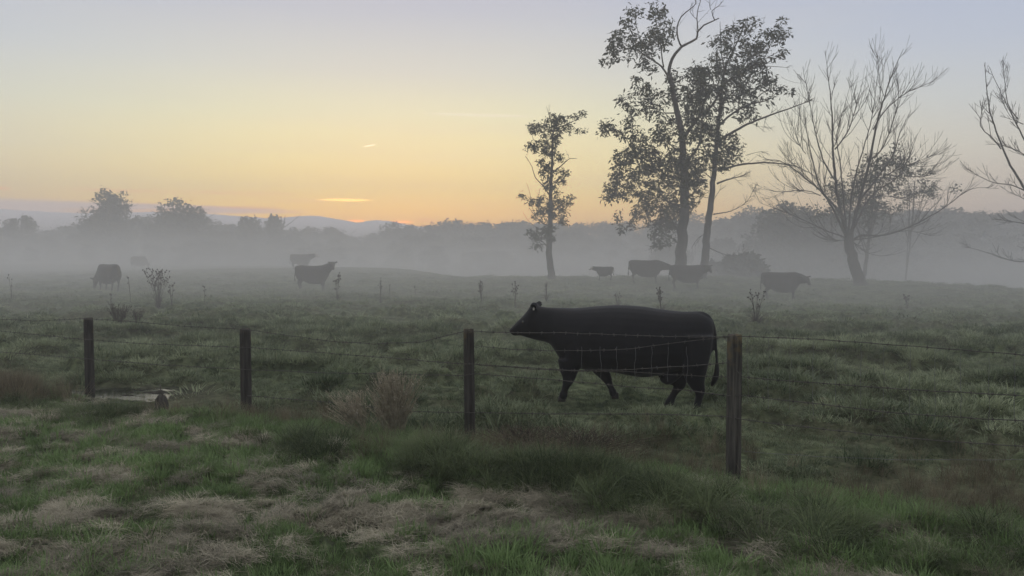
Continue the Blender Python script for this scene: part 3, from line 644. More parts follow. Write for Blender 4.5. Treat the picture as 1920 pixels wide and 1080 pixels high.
def make_cow(h=1.35, head='level', side=-1, coat='coat_dark', legs='stand', belly=1.0, white=False, tagged=False, body_len=1.0, low=0.0, voxel=.03):
    """a standing cow, local +x forward; head: level | turned (toward side*y) | graze"""
    s = h / 1.35; V, F = [], []; Lb = body_len
    def X(v): return v * Lb
    S = [(0, .80, 1.24, .10), (.06, .72, 1.31, .20), (.20, .62, 1.345, .26), (.40, .52, 1.34, .31), (.70, .38, 1.325, .38), (1.0, .36, 1.32, .39), (1.25, .37, 1.33, .36), (1.42, .41, 1.35, .30), (1.56, .54, 1.33, .22), (1.68, .72, 1.28, .16), (1.74, .85, 1.2, .08)]
    loft([(X(a), 0, (b + t) / 2, w * (belly if .3 < a < 1.3 else 1), (t - b) / 2) for a, b, t, w in S], 18, V, F, 2.3, 'x', 2)
    if head == 'level': poll = Vector((X(1.74) + .30, .0, 1.38 - low)); hd = Vector((.88, 0, -.46 - low * .6)).normalized()
    elif head == 'turned': poll = Vector((X(1.74) + .22, side * .06, 1.43 - low)); hd = Vector((.30, side * .72, -.62)).normalized()
    else: poll = Vector((X(1.74) + .36, side * .05, .62)); hd = Vector((.22, side * .1, -.9)).normalized()
    nb = Vector((X(1.45), 0, 1.02)); m1 = nb.lerp(poll, .5) + Vector((.02, 0, -.05))
    jaw = poll + hd * .12 + Vector((0, 0, -.10)) if head != 'graze' else poll + hd * .12
    loft([(nb.x, nb.y, nb.z, .20, .31), (m1.x, m1.y, m1.z, .16, .25), (jaw.x, jaw.y, jaw.z, .11, .15)], 14, V, F, 2, (0, 0, 1) if head != 'graze' else (1, 0, 0))
    hs = [(-.04, .085, .07), (.06, .11, .115), (.18, .115, .125), (.30, .085, .10), (.42, .07, .075), (.49, .068, .062), (.53, .04, .035)]
    upv = (0, 0, 1) if abs(hd.z) < .8 else (1, 0, 0)
    sd = Vector(upv).cross(hd).normalized(); uh = hd.cross(sd)
    HP = [(*(poll + hd * a - uh * .05), w, hh) for a, w, hh in hs]
    loft(HP, 14, V, F, 2.2, upv)
    for q in (-1, 1):
        e0 = poll + sd * .09 * q + hd * .03
        out = sd * q + uh * (.12 if head == 'turned' else .25) - hd * .1
        pts = [e0, e0 + out * .06, e0 + out * .12, e0 + out * .17]
        loft([(*p_, w_, .024) for p_, w_ in zip(pts, (.04, .065, .065, .035))], 10, V, F, 2, tuple(uh))
    st = {'stand': [(1.42, 0, .14), (1.38, .06, -.14), (.20, .03, .15), (.16, .10, -.15)], 'walk': [(1.42, .14, .14), (1.42, -.16, -.14), (.20, -.10, .15), (.20, .14, -.15)]}[legs]
    hoof = []
    for k, (a, dx, y) in enumerate(st):
        a = X(a)
        if k < 2: loft([(a, y * 1.1, .95, .09, .15), (a, y * 1.2, .70, .085, .12), (a + dx * .4, y, .50, .06, .08), (a + dx * .6, y, .38, .052, .055), (a + dx * .8, y, .22, .038, .04), (a + dx, y, .10, .045, .045), (a + dx + .02, y, .03, .04, .05)], 12, V, F, 2, (1, 0, 0))
        else: loft([(a + .08, y, 1.0, .14, .22), (a + .08, y * 1.15, .75, .13, .19), (a + .06 + dx * .3, y * 1.1, .58, .085, .11), (a - .04 + dx * .5, y, .44, .052, .065), (a - .02 + dx * .8, y, .24, .04, .043), (a + dx, y, .10, .045, .045), (a + dx + .03, y, .03, .04, .05)], 12, V, F, 2, (1, 0, 0))
        hoof.append((a + dx + .03, y, 0))
    loft([(X(.1), 0, 1.30, .04, .03), (-.03, 0, 1.24, .035, .035), (-.06, 0, 1.0, .028, .028), (-.07, 0, .75, .026, .026), (-.07, 0, .58, .045, .045), (-.06, 0, .45, .02, .02)], 10, V, F, 2, (1, 0, 0))
    root = empty('cow')
    face = [(*(poll + hd * a + uh * .012 - uh * .05), w * 1.04, hh * 1.04) for a, w, hh in hs[1:]] if white else None
    tg = []
    if tagged:
        e0 = poll - sd * .09 * side + hd * .03; tg = [(poll + sd * tagged * .19 + hd * .05 - uh * .02, hd + Vector((0, side * .6, 0)))]
    finish(root, V, F, voxel, hoof, [tuple(poll + hd * .16 + sd * .105 * q + uh * .0) for q in (-1, 1)], coat, tg, face, tag_s=2.4)
    root.scale = (s, s, s)
    return root
def put(root, px, Y, yaw, label, group, anchor=.9, dz=0, name='cow', cat='cow'):
    """stand the animal so that its trunk centre is seen at photo column px"""
    p = at(px, 520, Y); s = root.scale[0]; c_ = Vector((math.cos(yaw), math.sin(yaw), 0)) * anchor * s
    x, y = p.x - c_.x, p.y - c_.y
    root.location = (x, y, gz(p.x, p.y) + dz); root.rotation_euler = (0, 0, yaw); root.name = name
    tag(root, label, cat, group)
G = 'cattle out in the misty pasture'
put(make_cow(1.34, 'turned', -1, low=-.07), 587, 41, R(-4), 'dark cow in the mist looking at the camera beside the far left thistle clump', G)
put(make_cow(1.36, 'level', -1, 'coat_dark', 'stand', 1, True), 565, 70, R(0), 'faint white-faced cow farthest back, standing behind the dark cow that looks at the camera', G)
put(make_cow(1.42, 'graze', 1, 'coat_dark', 'stand', 1.0), 203, 40.5, R(180 - 38), 'dark cow grazing with its head down at the far left of the misty field', G)
put(make_cow(1.34, 'graze', -1, 'coat_dark'), 261, 76, R(-20), 'very faint cow grazing deep in the mist behind the tall thistle plant', G, dz=0)
put(make_cow(.80, 'level', -1, 'coat_dark', 'stand', .8, True, body_len=.92, low=.06, voxel=.022), 1132, 46, R(180 - 8), 'small white-faced calf standing on the skyline beside the two dark cows', G, dz=.10, name='calf', cat='calf')
put(make_cow(1.42, 'level', -1, 'coat_dark', 'stand', 1.05, low=.28, body_len=1.02), 1211, 46.5, R(-10), 'dark cow on the skyline left of the tall tree trunk with its tail hanging', G)
put(make_cow(1.34, 'turned', -1, 'coat_dark', 'stand', 1.05, tagged=-1, low=.12), 1289, 42, R(-8), 'dark cow standing in front of the foot of the tallest tree', G)
put(make_cow(1.34, 'turned', -1, 'coat_dark', 'stand', 1.1, tagged=-1, low=.30, body_len=.98), 1467, 37, R(-12), 'dark brown cow with lowered head and a pale ear tag, left of the bare tree', G)

# ------------------------------------------------------------------ trees
def leafset(pts, per, size, rad, rg, droop=.5, long=2.6):
    """leaflets around points as one array of pointed quads"""
    pts = np.asarray(pts, float); n_ = len(pts) * per
    C = np.repeat(pts, per, 0) + rg.normal(0, 1, (n_, 3)) * rad
    d = rg.normal(0, 1, (n_, 3)); d[:, 2] = d[:, 2] * .6 - droop; d /= np.linalg.norm(d, axis=1)[:, None]
    r = rg.normal(0, 1, (n_, 3)); s = np.cross(d, r); s /= np.linalg.norm(s, axis=1)[:, None] + 1e-9
    L_ = size * rg.uniform(.6, 1.35, (n_, 1)); w = L_ / long
    nrm = np.cross(d, s)
    V = np.stack([C, C + d * L_ * .5 + s * w * .5 + nrm * w * .12, C + d * L_ - nrm * w * .1, C + d * L_ * .5 - s * w * .5 + nrm * w * .12], 1).reshape(-1, 3)
    F = np.arange(n_ * 4).reshape(-1, 4); return V, F, np.repeat(rg.uniform(0, 1, n_), 4)
def leaf_mesh(name, V, F, C):
    me = mesh_of(name, V, F, False); a = me.attributes.new('rnd', 'FLOAT', 'POINT'); a.data.foreach_set('value', C.astype(np.float32)); return me
class Tree:
    """limbs traced in the tree's own plane (metres), with depth, then twigs and leaves grown from them"""
    def __init__(s, conv, Y, seed): s.conv, s.Y, s.rg, s.rr = conv, Y, np.random.RandomState(seed), random.Random(seed); s.limbs = []; s.nodes = []; s.nrad = []
    def P(s, x, y, d=0.0):
        px, py = s.conv(x, y); p = at(px, py, s.Y); return Vector((p.x, s.Y + d, p.z))
    def limb(s, pts, r0, r1, depth=0.0, curve=1.4, d0=0.0, part=True):
        """pts in trace coords; depth = metres it swings toward (-) or away (+) over its length"""
        n_ = len(pts); Q = [s.P(*p, d0 + depth * (k / (n_ - 1)) ** curve) for k, p in enumerate(pts)]
        return s.add(Q, r0, r1)
    def add(s, Q, r0, r1, jit=.008):
        out = []; A = [np.array(q) for q in Q]
        for i in range(len(A) - 1):
            p0, p1, p2, p3 = A[max(i - 1, 0)], A[i], A[i + 1], A[min(i + 2, len(A) - 1)]; m = max(2, int(np.linalg.norm(p2 - p1) / .28))
            for k in range(m):
                t = k / m; out.append(.5 * (2 * p1 + (p2 - p0) * t + (2 * p0 - 5 * p1 + 4 * p2 - p3) * t * t + (3 * p1 - p0 - 3 * p2 + p3) * t ** 3))
        out.append(A[-1]); n_ = len(out)
        rad = [r0 + (r1 - r0) * (k / (n_ - 1)) ** .85 for k in range(n_)]
        out = [Vector(q) + Vector((s.rr.gauss(0, 1), s.rr.gauss(0, 1), s.rr.gauss(0, .6))) * (jit + r * .08) * (1 if 0 < k else 0) for k, (q, r) in enumerate(zip(out, rad))]
        s.limbs.append((out, rad)); s.nodes += out; s.nrad += rad; return out
    def to(s, target, r1=.006, sag=.0, rmax=.05):
        """grow a curved twig from the nearest suitable limb node to the target"""
        T = np.array(target); Nn = np.array([tuple(q) for q in s.nodes]); D = Nn - T; dist = np.linalg.norm(D, axis=1) + np.maximum(0, D[:, 2]) * .9
        k = int(np.argmin(dist)); b = s.nodes[k]; d = (Vector(target) - b).length
        if d < .15: return
        r0 = min(max(s.nrad[k] * .55, .009), rmax, .008 + .014 * d)
        m = max(2, int(d / .3)); mid = b.lerp(Vector(target), .5) + Vector((s.rr.gauss(0, .12), s.rr.gauss(0, .12), s.rr.gauss(.05, .1) - sag)) * d
        out = []; rad = []
        for j in range(m + 1):
            t = j / m; q = b * (1 - t) ** 2 + mid * 2 * t * (1 - t) + Vector(target) * t * t
            out.append(q + Vector([s.rr.gauss(0, .02) for _ in range(3)]) * (1 if j else 0)); rad.append(r0 + (r1 - r0) * t)
        s.limbs.append((out, rad)); s.nodes += out[1:]; s.nrad += rad[1:]
    def shoots(s, idx, n_, ln, up=.6, r0=.014, spread=.7, sub=0, start=.25, r1=.004):
        """side shoots along one limb"""
        Q, rad = s.limbs[idx]; new = []
        for _ in range(n_):
            f = start + (1 - start) * s.rr.random() ** .8; k = min(int(f * (len(Q) - 1)), len(Q) - 2); b = Q[k]; t = (Q[k + 1] - b).normalized()
            side = Vector([s.rr.gauss(0, 1) for _ in range(3)]); side.z *= .5; side = (side - t * side.dot(t)).normalized()
            d = (t * s.rr.uniform(.5, 1) + side * spread * s.rr.uniform(.5, 1.2)).normalized(); L_ = ln * s.rr.uniform(.4, 1.15) * (1.15 - .8 * f); m = max(3, int(L_ / .28)); q = b.copy(); out = [q.copy()]
            for j in range(m):
                d = (d + Vector((0, 0, up * .16)) + Vector([s.rr.gauss(0, .06) for _ in range(3)])).normalized(); q = q + d * (L_ / m); out.append(q.copy())
            ra = min(r0, rad[k] * .75); s.limbs.append((out, [ra + (r1 - ra) * j / m for j in range(m + 1)])); s.nodes += out[1:]; s.nrad += [ra * .6] * m
            new.append(len(s.limbs) - 1)
        if sub:
            for i in new: s.shoots(i, sub, ln * .48, up, r0 * .6, spread, 0, .2, r1)
        return new
    def ellipse_pts(s, blobs, per_area, depth=1.0):
        out = []
        for bl in blobs:
            x, y, rx, ry = bl[:4]; c = s.P(x, y); e = s.P(x + rx, y + ry); w, h = abs(e.x - c.x), abs(e.z - c.z); dd = bl[4] if len(bl) > 4 else s.rr.uniform(-1, 1) * depth
            for _ in range(max(2, int(w * h * 3.14 * per_area))):
                a = s.rr.uniform(0, 6.283); r = s.rr.random() ** .5
                out.append(Vector((c.x + w * r * math.cos(a), s.Y + dd + s.rr.gauss(0, .45) * (w + h), c.z + h * r * math.sin(a))))
        return out
    def build(s, name, label, cat, base, roots, group=None, trunk_parts=1, mat='bark', leaves=None, bs=1.0):
        base = Vector((base.x, base.y, base.z)); root = empty(name, base); tag(root, label, cat, group)
        V, F = [], []
        for Q, rad in s.limbs[:trunk_parts]: tube([q - base for q in Q], rad, 12, V, F)
        # root flare with buttress folds
        obj('trunk', mesh_of('trunk', V, F), M[mat], root)
        V, F = [], []
        for Q, rad in s.limbs[trunk_parts:]: tube([q - base for q in Q], [r * bs for r in rad], 6 if rad[0] > .03 else 4, V, F, rad[0] > .02)
        obj('branches', mesh_of('branches', V, F), M['twig'], root)
        if leaves:
            V, F, C = leaves; me = leaf_mesh('foliage', V - np.array(tuple(base)), F, C); obj('foliage', me, M['leaf'], root)
        return root
def thin(pts, d):
    out = []
    for p in pts:
        if all((p - q).length > d for q in out): out.append(p)
    return out
# --- slim leafy tree on the skyline
cv = lambda x, y: (960 + x / 3, 180 + y / 3)
T = Tree(cv, 50, 3)
T.limb([(224, 1045), (214, 960), (210, 850), (215, 700), (220, 580), (222, 480), (225, 380), (230, 260), (236, 180), (252, 130), (275, 90)], .24, .02, .3)
T.limbs[0][1][0] = .33; T.limbs[0][1][1] = .27
for pts, r0, r1, dp in [([(215, 565), (170, 500), (130, 460), (112, 400), (75, 345)], .05, .012, -.6), ([(230, 430), (280, 390), (325, 350), (370, 348)], .05, .012, .5), ([(322, 352), (312, 325), (304, 296)], .015, .008, .5),
                        ([(208, 730), (150, 700), (95, 630)], .05, .012, -.5), ([(227, 290), (180, 262), (120, 250), (110, 190)], .04, .01, -.5), ([(236, 185), (300, 160), (345, 140), (385, 112)], .04, .01, .6), ([(222, 500), (262, 465), (280, 440)], .03, .01, .5),
                        ([(215, 655), (280, 610), (345, 568)], .04, .01, .6), ([(140, 690), (112, 620), (100, 550), (80, 490)], .025, .008, -.4), ([(208, 860), (160, 810), (105, 790)], .045, .012, -.5), ([(232, 250), (300, 175), (350, 170), (385, 210)], .035, .01, .5),
                        ([(228, 200), (215, 130), (205, 100), (195, 58)], .025, .007, 0), ([(205, 100), (208, 70), (206, 52)], .01, .006, 0), ([(212, 750), (240, 740), (250, 725)], .03, .01, .3), ([(160, 600), (150, 560), (160, 520)], .02, .007, -.3),
                        ([(190, 540), (165, 460), (170, 440)], .02, .008, .3), ([(225, 560), (262, 520), (270, 500)], .02, .008, .3), ([(180, 760), (110, 720), (62, 655)], .02, .008, .3), ([(226, 330), (262, 265), (285, 235)], .02, .008, .3)]:
    T.limb(pts, r0, r1, dp)
B = [(130, 185, 35, 30), (175, 195, 48, 34), (240, 125, 32, 42), (215, 160, 40, 35), (300, 140, 42, 34), (345, 125, 30, 25), (385, 108, 22, 18), (382, 205, 22, 26), (340, 178, 36, 24), (230, 225, 50, 38), (275, 190, 35, 30), (100, 290, 36, 20), (75, 292, 16, 10), (170, 290, 55, 36), (220, 330, 42, 48),
     (285, 345, 22, 16), (180, 380, 34, 40), (135, 340, 22, 22), (200, 430, 38, 46), (290, 420, 28, 26), (265, 470, 30, 22), (60, 555, 20, 16), (95, 590, 26, 20), (180, 610, 55, 42), (240, 590, 46, 46), (290, 600, 38, 32), (338, 572, 20, 18), (180, 670, 62, 42), (250, 680, 42, 38), (305, 645, 28, 20),
     (110, 780, 24, 34), (160, 775, 52, 44), (210, 760, 38, 50), (150, 820, 34, 30), (280, 712, 22, 12), (120, 840, 22, 14), (210, 500, 30, 30)]
tp = T.ellipse_pts(B, 16, .5); tw = thin(tp, .26); tw.sort(key=lambda q: min((q - n_).length for n_ in T.nodes[::3]))
for q in tw: T.to(q, .005)
for i in range(1, 18): T.shoots(i, 2, .7, .3, .01)
b = T.P(224, 1045); T.build('leafy_tree', 'slim upright leafy tree standing alone on the skyline left of the calf', 'tree', b, 1, leaves=leafset(tw, 30, .21, .10, T.rg, .5, 2.8))
# --- the tall tree pair
cv = lambda x, y: (1100 + x / 2.0769, y / 2.0769)
T = Tree(cv, 50, 8)
T.limb([(362, 1100), (366, 1035), (372, 900), (381, 760), (376, 640), (369, 540), (350, 440), (330, 360), (320, 300)], .40, .13, -.4)
T.limbs[0][1][0] = .52; T.limbs[0][1][1] = .46
LT = [([(320, 305), (325, 250), (345, 210), (372, 180), (428, 150), (436, 120), (460, 95), (500, 76), (520, 66)], .12, .03, .3), ([(370, 182), (355, 150), (350, 110), (366, 70), (400, 40), (420, 20), (414, -8)], .06, .02, -.5),
      ([(434, 125), (430, 70), (440, 20), (452, -12)], .045, .018, .4), ([(498, 77), (488, 42), (515, 22), (528, 4)], .035, .015, .2), ([(428, 75), (405, 45), (412, 8)], .02, .01, .2), ([(484, 38), (478, 10), (484, -12)], .02, .01, .2),
      ([(320, 305), (290, 260), (240, 230), (180, 200), (105, 212)], .08, .015, -.8), ([(300, 262), (290, 180), (290, 90), (296, 40)], .05, .012, .6), ([(245, 232), (205, 160), (185, 85)], .04, .012, -.6), ([(348, 440), (300, 438), (240, 420)], .05, .012, .6),
      ([(360, 490), (320, 462), (275, 428)], .05, .012, -.8), ([(372, 560), (400, 505), (445, 450), (500, 400), (540, 330), (600, 270), (680, 185)], .13, .02, 1.2), ([(378, 640), (430, 575), (442, 480), (440, 420)], .09, .02, -.8),
      ([(378, 700), (300, 680), (262, 620), (240, 555)], .10, .02, -.8), ([(372, 800), (320, 790), (268, 740), (180, 700), (105, 718)], .09, .015, -1.0), ([(268, 660), (190, 600), (180, 520), (176, 440), (148, 378)], .05, .012, .4), ([(190, 600), (150, 540), (95, 498)], .035, .01, -.4),
      ([(368, 880), (300, 862), (240, 880), (155, 902)], .07, .012, -.9), ([(366, 905), (330, 880), (290, 930), (262, 925)], .05, .012, .5), ([(382, 780), (430, 740), (450, 680)], .06, .015, .8), ([(378, 860), (420, 800), (450, 760)], .05, .012, -.6), ([(372, 940), (320, 950), (240, 965)], .03, .008, -.5),
      ([(340, 400), (390, 380), (400, 330), (440, 285), (420, 220)], .05, .012, .6), ([(325, 330), (370, 310), (430, 270)], .05, .012, -.7), ([(180, 700), (150, 760), (80, 765)], .03, .01, -.3), ([(376, 600), (330, 560), (300, 520)], .06, .012, .9), ([(255, 730), (220, 800), (215, 850)], .03, .01, .2)]
for a_ in LT: T.limb(*a_)
BL = [(290, 50, 42, 42), (270, 25, 22, 18), (180, 80, 36, 32), (150, 95, 20, 18), (110, 190, 38, 46), (85, 225, 20, 18), (150, 150, 45, 34), (200, 195, 48, 42), (250, 140, 56, 38), (305, 150, 32, 55), (215, 345, 34, 22), (200, 320, 20, 25), (232, 270, 36, 36), (265, 395, 55, 38), (235, 425, 22, 16), (352, 360, 55, 36), (155, 385, 26, 34),
      (175, 445, 16, 34), (100, 488, 42, 22), (130, 500, 20, 20), (165, 520, 32, 30), (250, 512, 48, 30), (300, 540, 55, 30), (180, 610, 66, 40), (125, 640, 38, 38), (150, 715, 76, 56), (90, 760, 36, 38), (230, 700, 56, 66), (310, 680, 56, 56), (385, 720, 50, 70), (300, 800, 74, 56), (215, 830, 55, 42), (290, 905, 42, 46), (270, 945, 25, 22), (400, 640, 60, 46),
      (160, 880, 30, 16), (345, 850, 45, 56), (415, 790, 36, 46), (120, 830, 12, 16), (330, 610, 60, 40), (370, 470, 40, 30), (300, 470, 40, 22), (420, 420, 40, 40), (430, 360, 40, 40), (410, 300, 36, 30), (250, 610, 50, 50), (260, 770, 60, 50), (370, 560, 40, 40),(350,290,30,30)]
tp = T.ellipse_pts(BL, 9.5, 1.3); tw = thin(tp, .40); tw.sort(key=lambda q: min((q - n_).length for n_ in T.nodes[::4]))
for q in tw: T.to(q, .006)
for i in range(1, len(LT) + 1): T.shoots(i, 3 if i > 6 else 4, 1.2, .25, .014, .8, 1)
for i in (18, 21, 22, 19): T.shoots(i, 6, 1.3, -.1, .016, .9, 2, .25, .007)
b = T.P(362, 1085); b.z = gz(b.x, b.y); T.build('leafy_tree', 'tallest leafy tree with a thick trunk and bare twisted top branches', 'tree', b, 1, leaves=leafset(tw, 27, .30, .16, T.rg, .6, 2.9))
T = Tree(cv, 51, 12)
T.limb([(448, 1110), (458, 1030), (470, 900), (486, 780), (500, 660), (511, 550), (525, 420), (536, 320), (560, 230), (600, 150), (640, 58)], .29, .02, .8)
T.limbs[0][1][0] = .34
RT = [([(515, 548), (560, 520), (620, 487), (700, 456), (780, 430), (845, 405)], .10, .02, -1.5), ([(520, 485), (570, 440), (640, 402), (710, 385), (760, 350)], .08, .015, 1.0), ([(511, 665), (560, 650), (620, 640), (700, 638), (780, 650), (840, 680), (872, 712)], .08, .015, -1.6),
      ([(508, 715), (560, 696), (600, 686), (642, 670)], .07, .012, .8), ([(492, 835), (560, 822), (612, 790), (640, 735)], .045, .01, -.8), ([(536, 322), (600, 290), (690, 230), (752, 195)], .07, .012, .8), ([(540, 290), (520, 200), (510, 95)], .05, .012, -.6), ([(560, 232), (580, 150), (577, 70)], .035, .01, .5),
      ([(478, 965), (540, 992), (600, 990), (618, 960)], .035, .008, -.8), ([(500, 620), (460, 570), (455, 500)], .06, .012, .8), ([(522, 440), (480, 400), (460, 330)], .06, .012, -.8), ([(518, 500), (490, 440), (470, 420)], .05, .012, .8), ([(528, 400), (580, 350), (640, 320)], .05, .012, -1), ([(512, 560), (560, 570), (605, 580)], .045, .01, .8),
      ([(496, 700), (450, 670), (430, 640)], .05, .012, -.6), ([(700, 456), (690, 490), (712, 512)], .02, .008, -.2), ([(620, 487), (650, 480), (700, 510)], .02, .008, .3), ([(620, 605), (680, 590), (720, 600)], .02, .008, .3), ([(600, 290), (660, 262), (780, 270)], .035, .01, -.5), ([(640, 402), (720, 340), (800, 350)], .035, .01, .6),
      ([(500, 640), (560, 610), (620, 605)], .03, .01, .5), ([(488, 790), (520, 740), (530, 700)], .02, .008, .4), ([(478, 900), (430, 930), (400, 970)], .03, .008, -.4), ([(690, 230), (720, 170), (745, 105)], .03, .01, .4), ([(600, 160), (660, 110), (690, 90)], .02, .008, -.3)]
for a_ in RT: T.limb(*a_)
BR = [(520, 150, 36, 26), (555, 130, 30, 22), (600, 130, 45, 34), (740, 130, 46, 28), (770, 150, 22, 22), (690, 180, 56, 42), (630, 175, 46, 36), (560, 200, 55, 36), (500, 240, 50, 44), (450, 295, 46, 42), (600, 260, 64, 44), (680, 268, 46, 38), (540, 330, 62, 46), (460, 360, 50, 42), (640, 335, 46, 36), (520, 410, 52, 34), (440, 430, 50, 44),
      (410, 500, 56, 52), (465, 490, 50, 50), (620, 425, 46, 24), (740, 322, 50, 32), (785, 350, 26, 18), (690, 390, 36, 24), (560, 555, 44, 34), (590, 600, 30, 40), (480, 640, 50, 34), (765, 200, 26, 22), (535, 632, 22, 18), (720, 300, 40, 30), (590, 370, 50, 30), (640, 440, 30, 22), (480, 560, 36, 40), (430, 620, 40, 34), (500, 330, 50, 40), (580, 300, 50, 40), (430, 700, 40, 40), (640, 230, 50, 36)]
tp = T.ellipse_pts(BR, 8.5, 1.3); tw = thin(tp, .40); tw.sort(key=lambda q: min((q - n_).length for n_ in T.nodes[::4]))
for q in tw: T.to(q, .006)
for i in range(1, len(RT) + 1): T.shoots(i, 4, 1.2, .25, .014, .8, 1)
for i in (1, 3, 4, 5, 9): T.shoots(i, 7, 1.5, .2, .016, .9, 3, .45, .007)
b = T.P(448, 1090); b.z = gz(b.x, b.y); T.build('leafy_tree', 'leaning leafy tree with a narrower trunk just right of the tallest tree', 'tree', b, 1, leaves=leafset(tw, 27, .30, .16, T.rg, .6, 2.9))
# --- bare tree right
cv = lambda x, y: (1400 + x / 2.16, 80 + y / 2.16)
T = Tree(cv, 45, 21)
T.limb([(466, 1000), (452, 950), (436, 900), (420, 840), (414, 800), (412, 760)], .34, .24, 0)
T.limbs[0][1][0] = .50; T.limbs[0][1][1] = .36
BT = [([(408, 790), (400, 750), (385, 680), (365, 560), (357, 430), (355, 260), (346, 150), (340, 60)], .15, .012, .6), ([(405, 790), (390, 765), (340, 670), (282, 580), (240, 450), (215, 340), (200, 285)], .10, .012, -1.2), ([(405, 785), (385, 720), (300, 620), (180, 530), (100, 492), (20, 490)], .10, .012, -2.0),
      ([(415, 790), (430, 740), (450, 650), (490, 480), (511, 350), (540, 230), (570, 130), (606, 40)], .15, .012, -.8), ([(418, 780), (440, 720), (470, 640), (550, 540), (620, 450), (660, 350), (716, 258)], .10, .012, 1.4), ([(420, 790), (450, 730), (520, 620), (640, 540), (705, 460), (765, 348)], .09, .012, 2.0),
      ([(425, 810), (450, 782), (540, 780), (640, 742), (740, 680), (830, 605), (892, 600)], .09, .010, -2.2), ([(425, 820), (440, 800), (520, 790), (680, 760), (800, 782)], .06, .008, 1.4), ([(410, 780), (402, 700), (400, 600), (396, 480), (392, 370), (430, 250), (470, 150)], .08, .010, 1.6), ([(412, 780), (412, 690), (422, 560), (450, 430), (472, 300), (482, 120)], .08, .010, -1.6),
      ([(366, 570), (312, 470), (280, 330), (265, 200), (257, 138)], .06, .010, .8), ([(405, 800), (390, 782), (345, 765), (260, 720), (180, 680), (85, 640)], .06, .008, 1.6), ([(490, 482), (545, 440), (600, 330), (636, 220), (642, 130)], .06, .010, .9), ([(357, 432), (400, 370), (422, 280), (442, 170)], .05, .010, -.9), ([(512, 352), (560, 270), (640, 205), (732, 168)], .045, .009, -.8),
      ([(240, 450), (200, 400), (175, 320)], .03, .008, -.6), ([(555, 540), (640, 500), (740, 455)], .035, .008, -.8), ([(465, 640), (560, 620), (680, 640), (745, 690)], .04, .008, 1.0), ([(300, 620), (230, 600), (130, 610), (80, 640)], .035, .008, -.9), ([(410, 800), (380, 800), (340, 800), (320, 780)], .04, .008, -.6), ([(540, 230), (545, 150), (540, 20)], .025, .007, .5),
      ([(425, 800), (455, 820), (480, 790)], .04, .01, .4), ([(640, 540), (720, 540), (790, 510)], .03, .007, .5), ([(282, 580), (210, 500), (180, 460)], .03, .008, .8)]
for a_ in BT: T.limb(*a_)
for i in range(1, len(BT) + 1):
    n_ = 11 if i in (1, 4, 5, 6, 9, 10, 11, 13) else 8
    T.shoots(i, int(n_ * 1.5), 2.9, .95, .022, .5, 3, .15, .008)
b = T.P(466, 985); b.z = gz(b.x, b.y) - .05; T.build('bare_tree', 'leafless spreading tree with many upright twigs on a leaning trunk at right', 'tree', b, 1, bs=.85)
# --- bare tree reaching in from beyond the right edge
T = Tree(cv, 40, 33)
T.limb([(1262, 1040), (1252, 960), (1245, 880), (1240, 800), (1232, 740)], .30, .2, 0)
CT = [([(1232, 745), (1200, 690), (1140, 620), (1060, 500), (1012, 400), (965, 270), (940, 100)], .09, .010, -.5), ([(1030, 430), (985, 380), (935, 340), (935, 230)], .035, .008, -.5), ([(1235, 745), (1180, 500), (1110, 330), (1050, 180), (1018, 76)], .08, .009, .8), ([(1100, 310), (1065, 240), (1058, 80)], .03, .007, .4),
      ([(1140, 605), (1080, 575), (1010, 560), (910, 494)], .035, .008, .8), ([(1235, 790), (1180, 745), (1080, 730), (960, 715)], .05, .007, -.8), ([(1240, 900), (1180, 885), (1100, 885), (1000, 850), (920, 825)], .05, .007, .8), ([(1236, 760), (1160, 650), (1090, 600), (1070, 570)], .03, .007, 1), ([(1238, 840), (1160, 770), (1080, 840)], .03, .007, -.7),
      ([(1240, 745), (1220, 500), (1190, 300), (1130, 180), (1080, 160)], .09, .009, -1), ([(1120, 330), (1060, 300), (1005, 210)], .025, .006, -.4), ([(1180, 500), (1120, 440), (1040, 400)], .035, .007, .6), ([(1240, 745), (1280, 560), (1300, 380), (1330, 180)], .10, .01, .5), ([(1240, 745), (1350, 640), (1440, 480)], .08, .01, -.6), ([(1240, 760), (1340, 740), (1480, 660)], .06, .01, .5)]
for a_ in CT: T.limb(*a_)
for i in range(1, len(CT) + 1): T.shoots(i, 8, 1.5, .9, .018, .5, 3, .2, .0075)
b = T.P(1262, 1020); b.z = gz(b.x, b.y) - .1; T.build('bare_tree', 'leafless tree whose thin branches reach in from the right edge', 'tree', b, 1)
# --- small leafy trees behind the bare tree
def small_leafy(Y, seed, base, top, blobs, label, dens, shoots_=6):
    T = Tree(cv, Y, seed); T.limb([base, ((base[0] + top[0]) / 2 + 6, (base[1] + top[1]) / 2), top], .16 if dens > 3 else .08, .02, 0)
    for bl in blobs: 
        f = T.rr.uniform(.15, .6); bx, by = base[0] + (top[0] - base[0]) * f, base[1] + (top[1] - base[1]) * f
        T.limb([(bx, by), ((bx + bl[0]) / 2 + 8, (by + bl[1]) / 2 - 10), (bl[0], bl[1])], .05, .01, T.rr.uniform(-1, 1))
    tp = T.ellipse_pts(blobs, dens, 1.0); tw = thin(tp, .5)
    for q in tw: T.to(q, .006)
    for i in range(1, len(blobs) + 1): T.shoots(i, shoots_, 1.3, .6, .012, .6, 1)
    b = T.P(*base); b.z = gz(b.x, b.y) - .1; T.build('leafy_tree', label, 'tree', b, 1, leaves=leafset(tw, 46, .24, .20, T.rg, .4, 2.4))
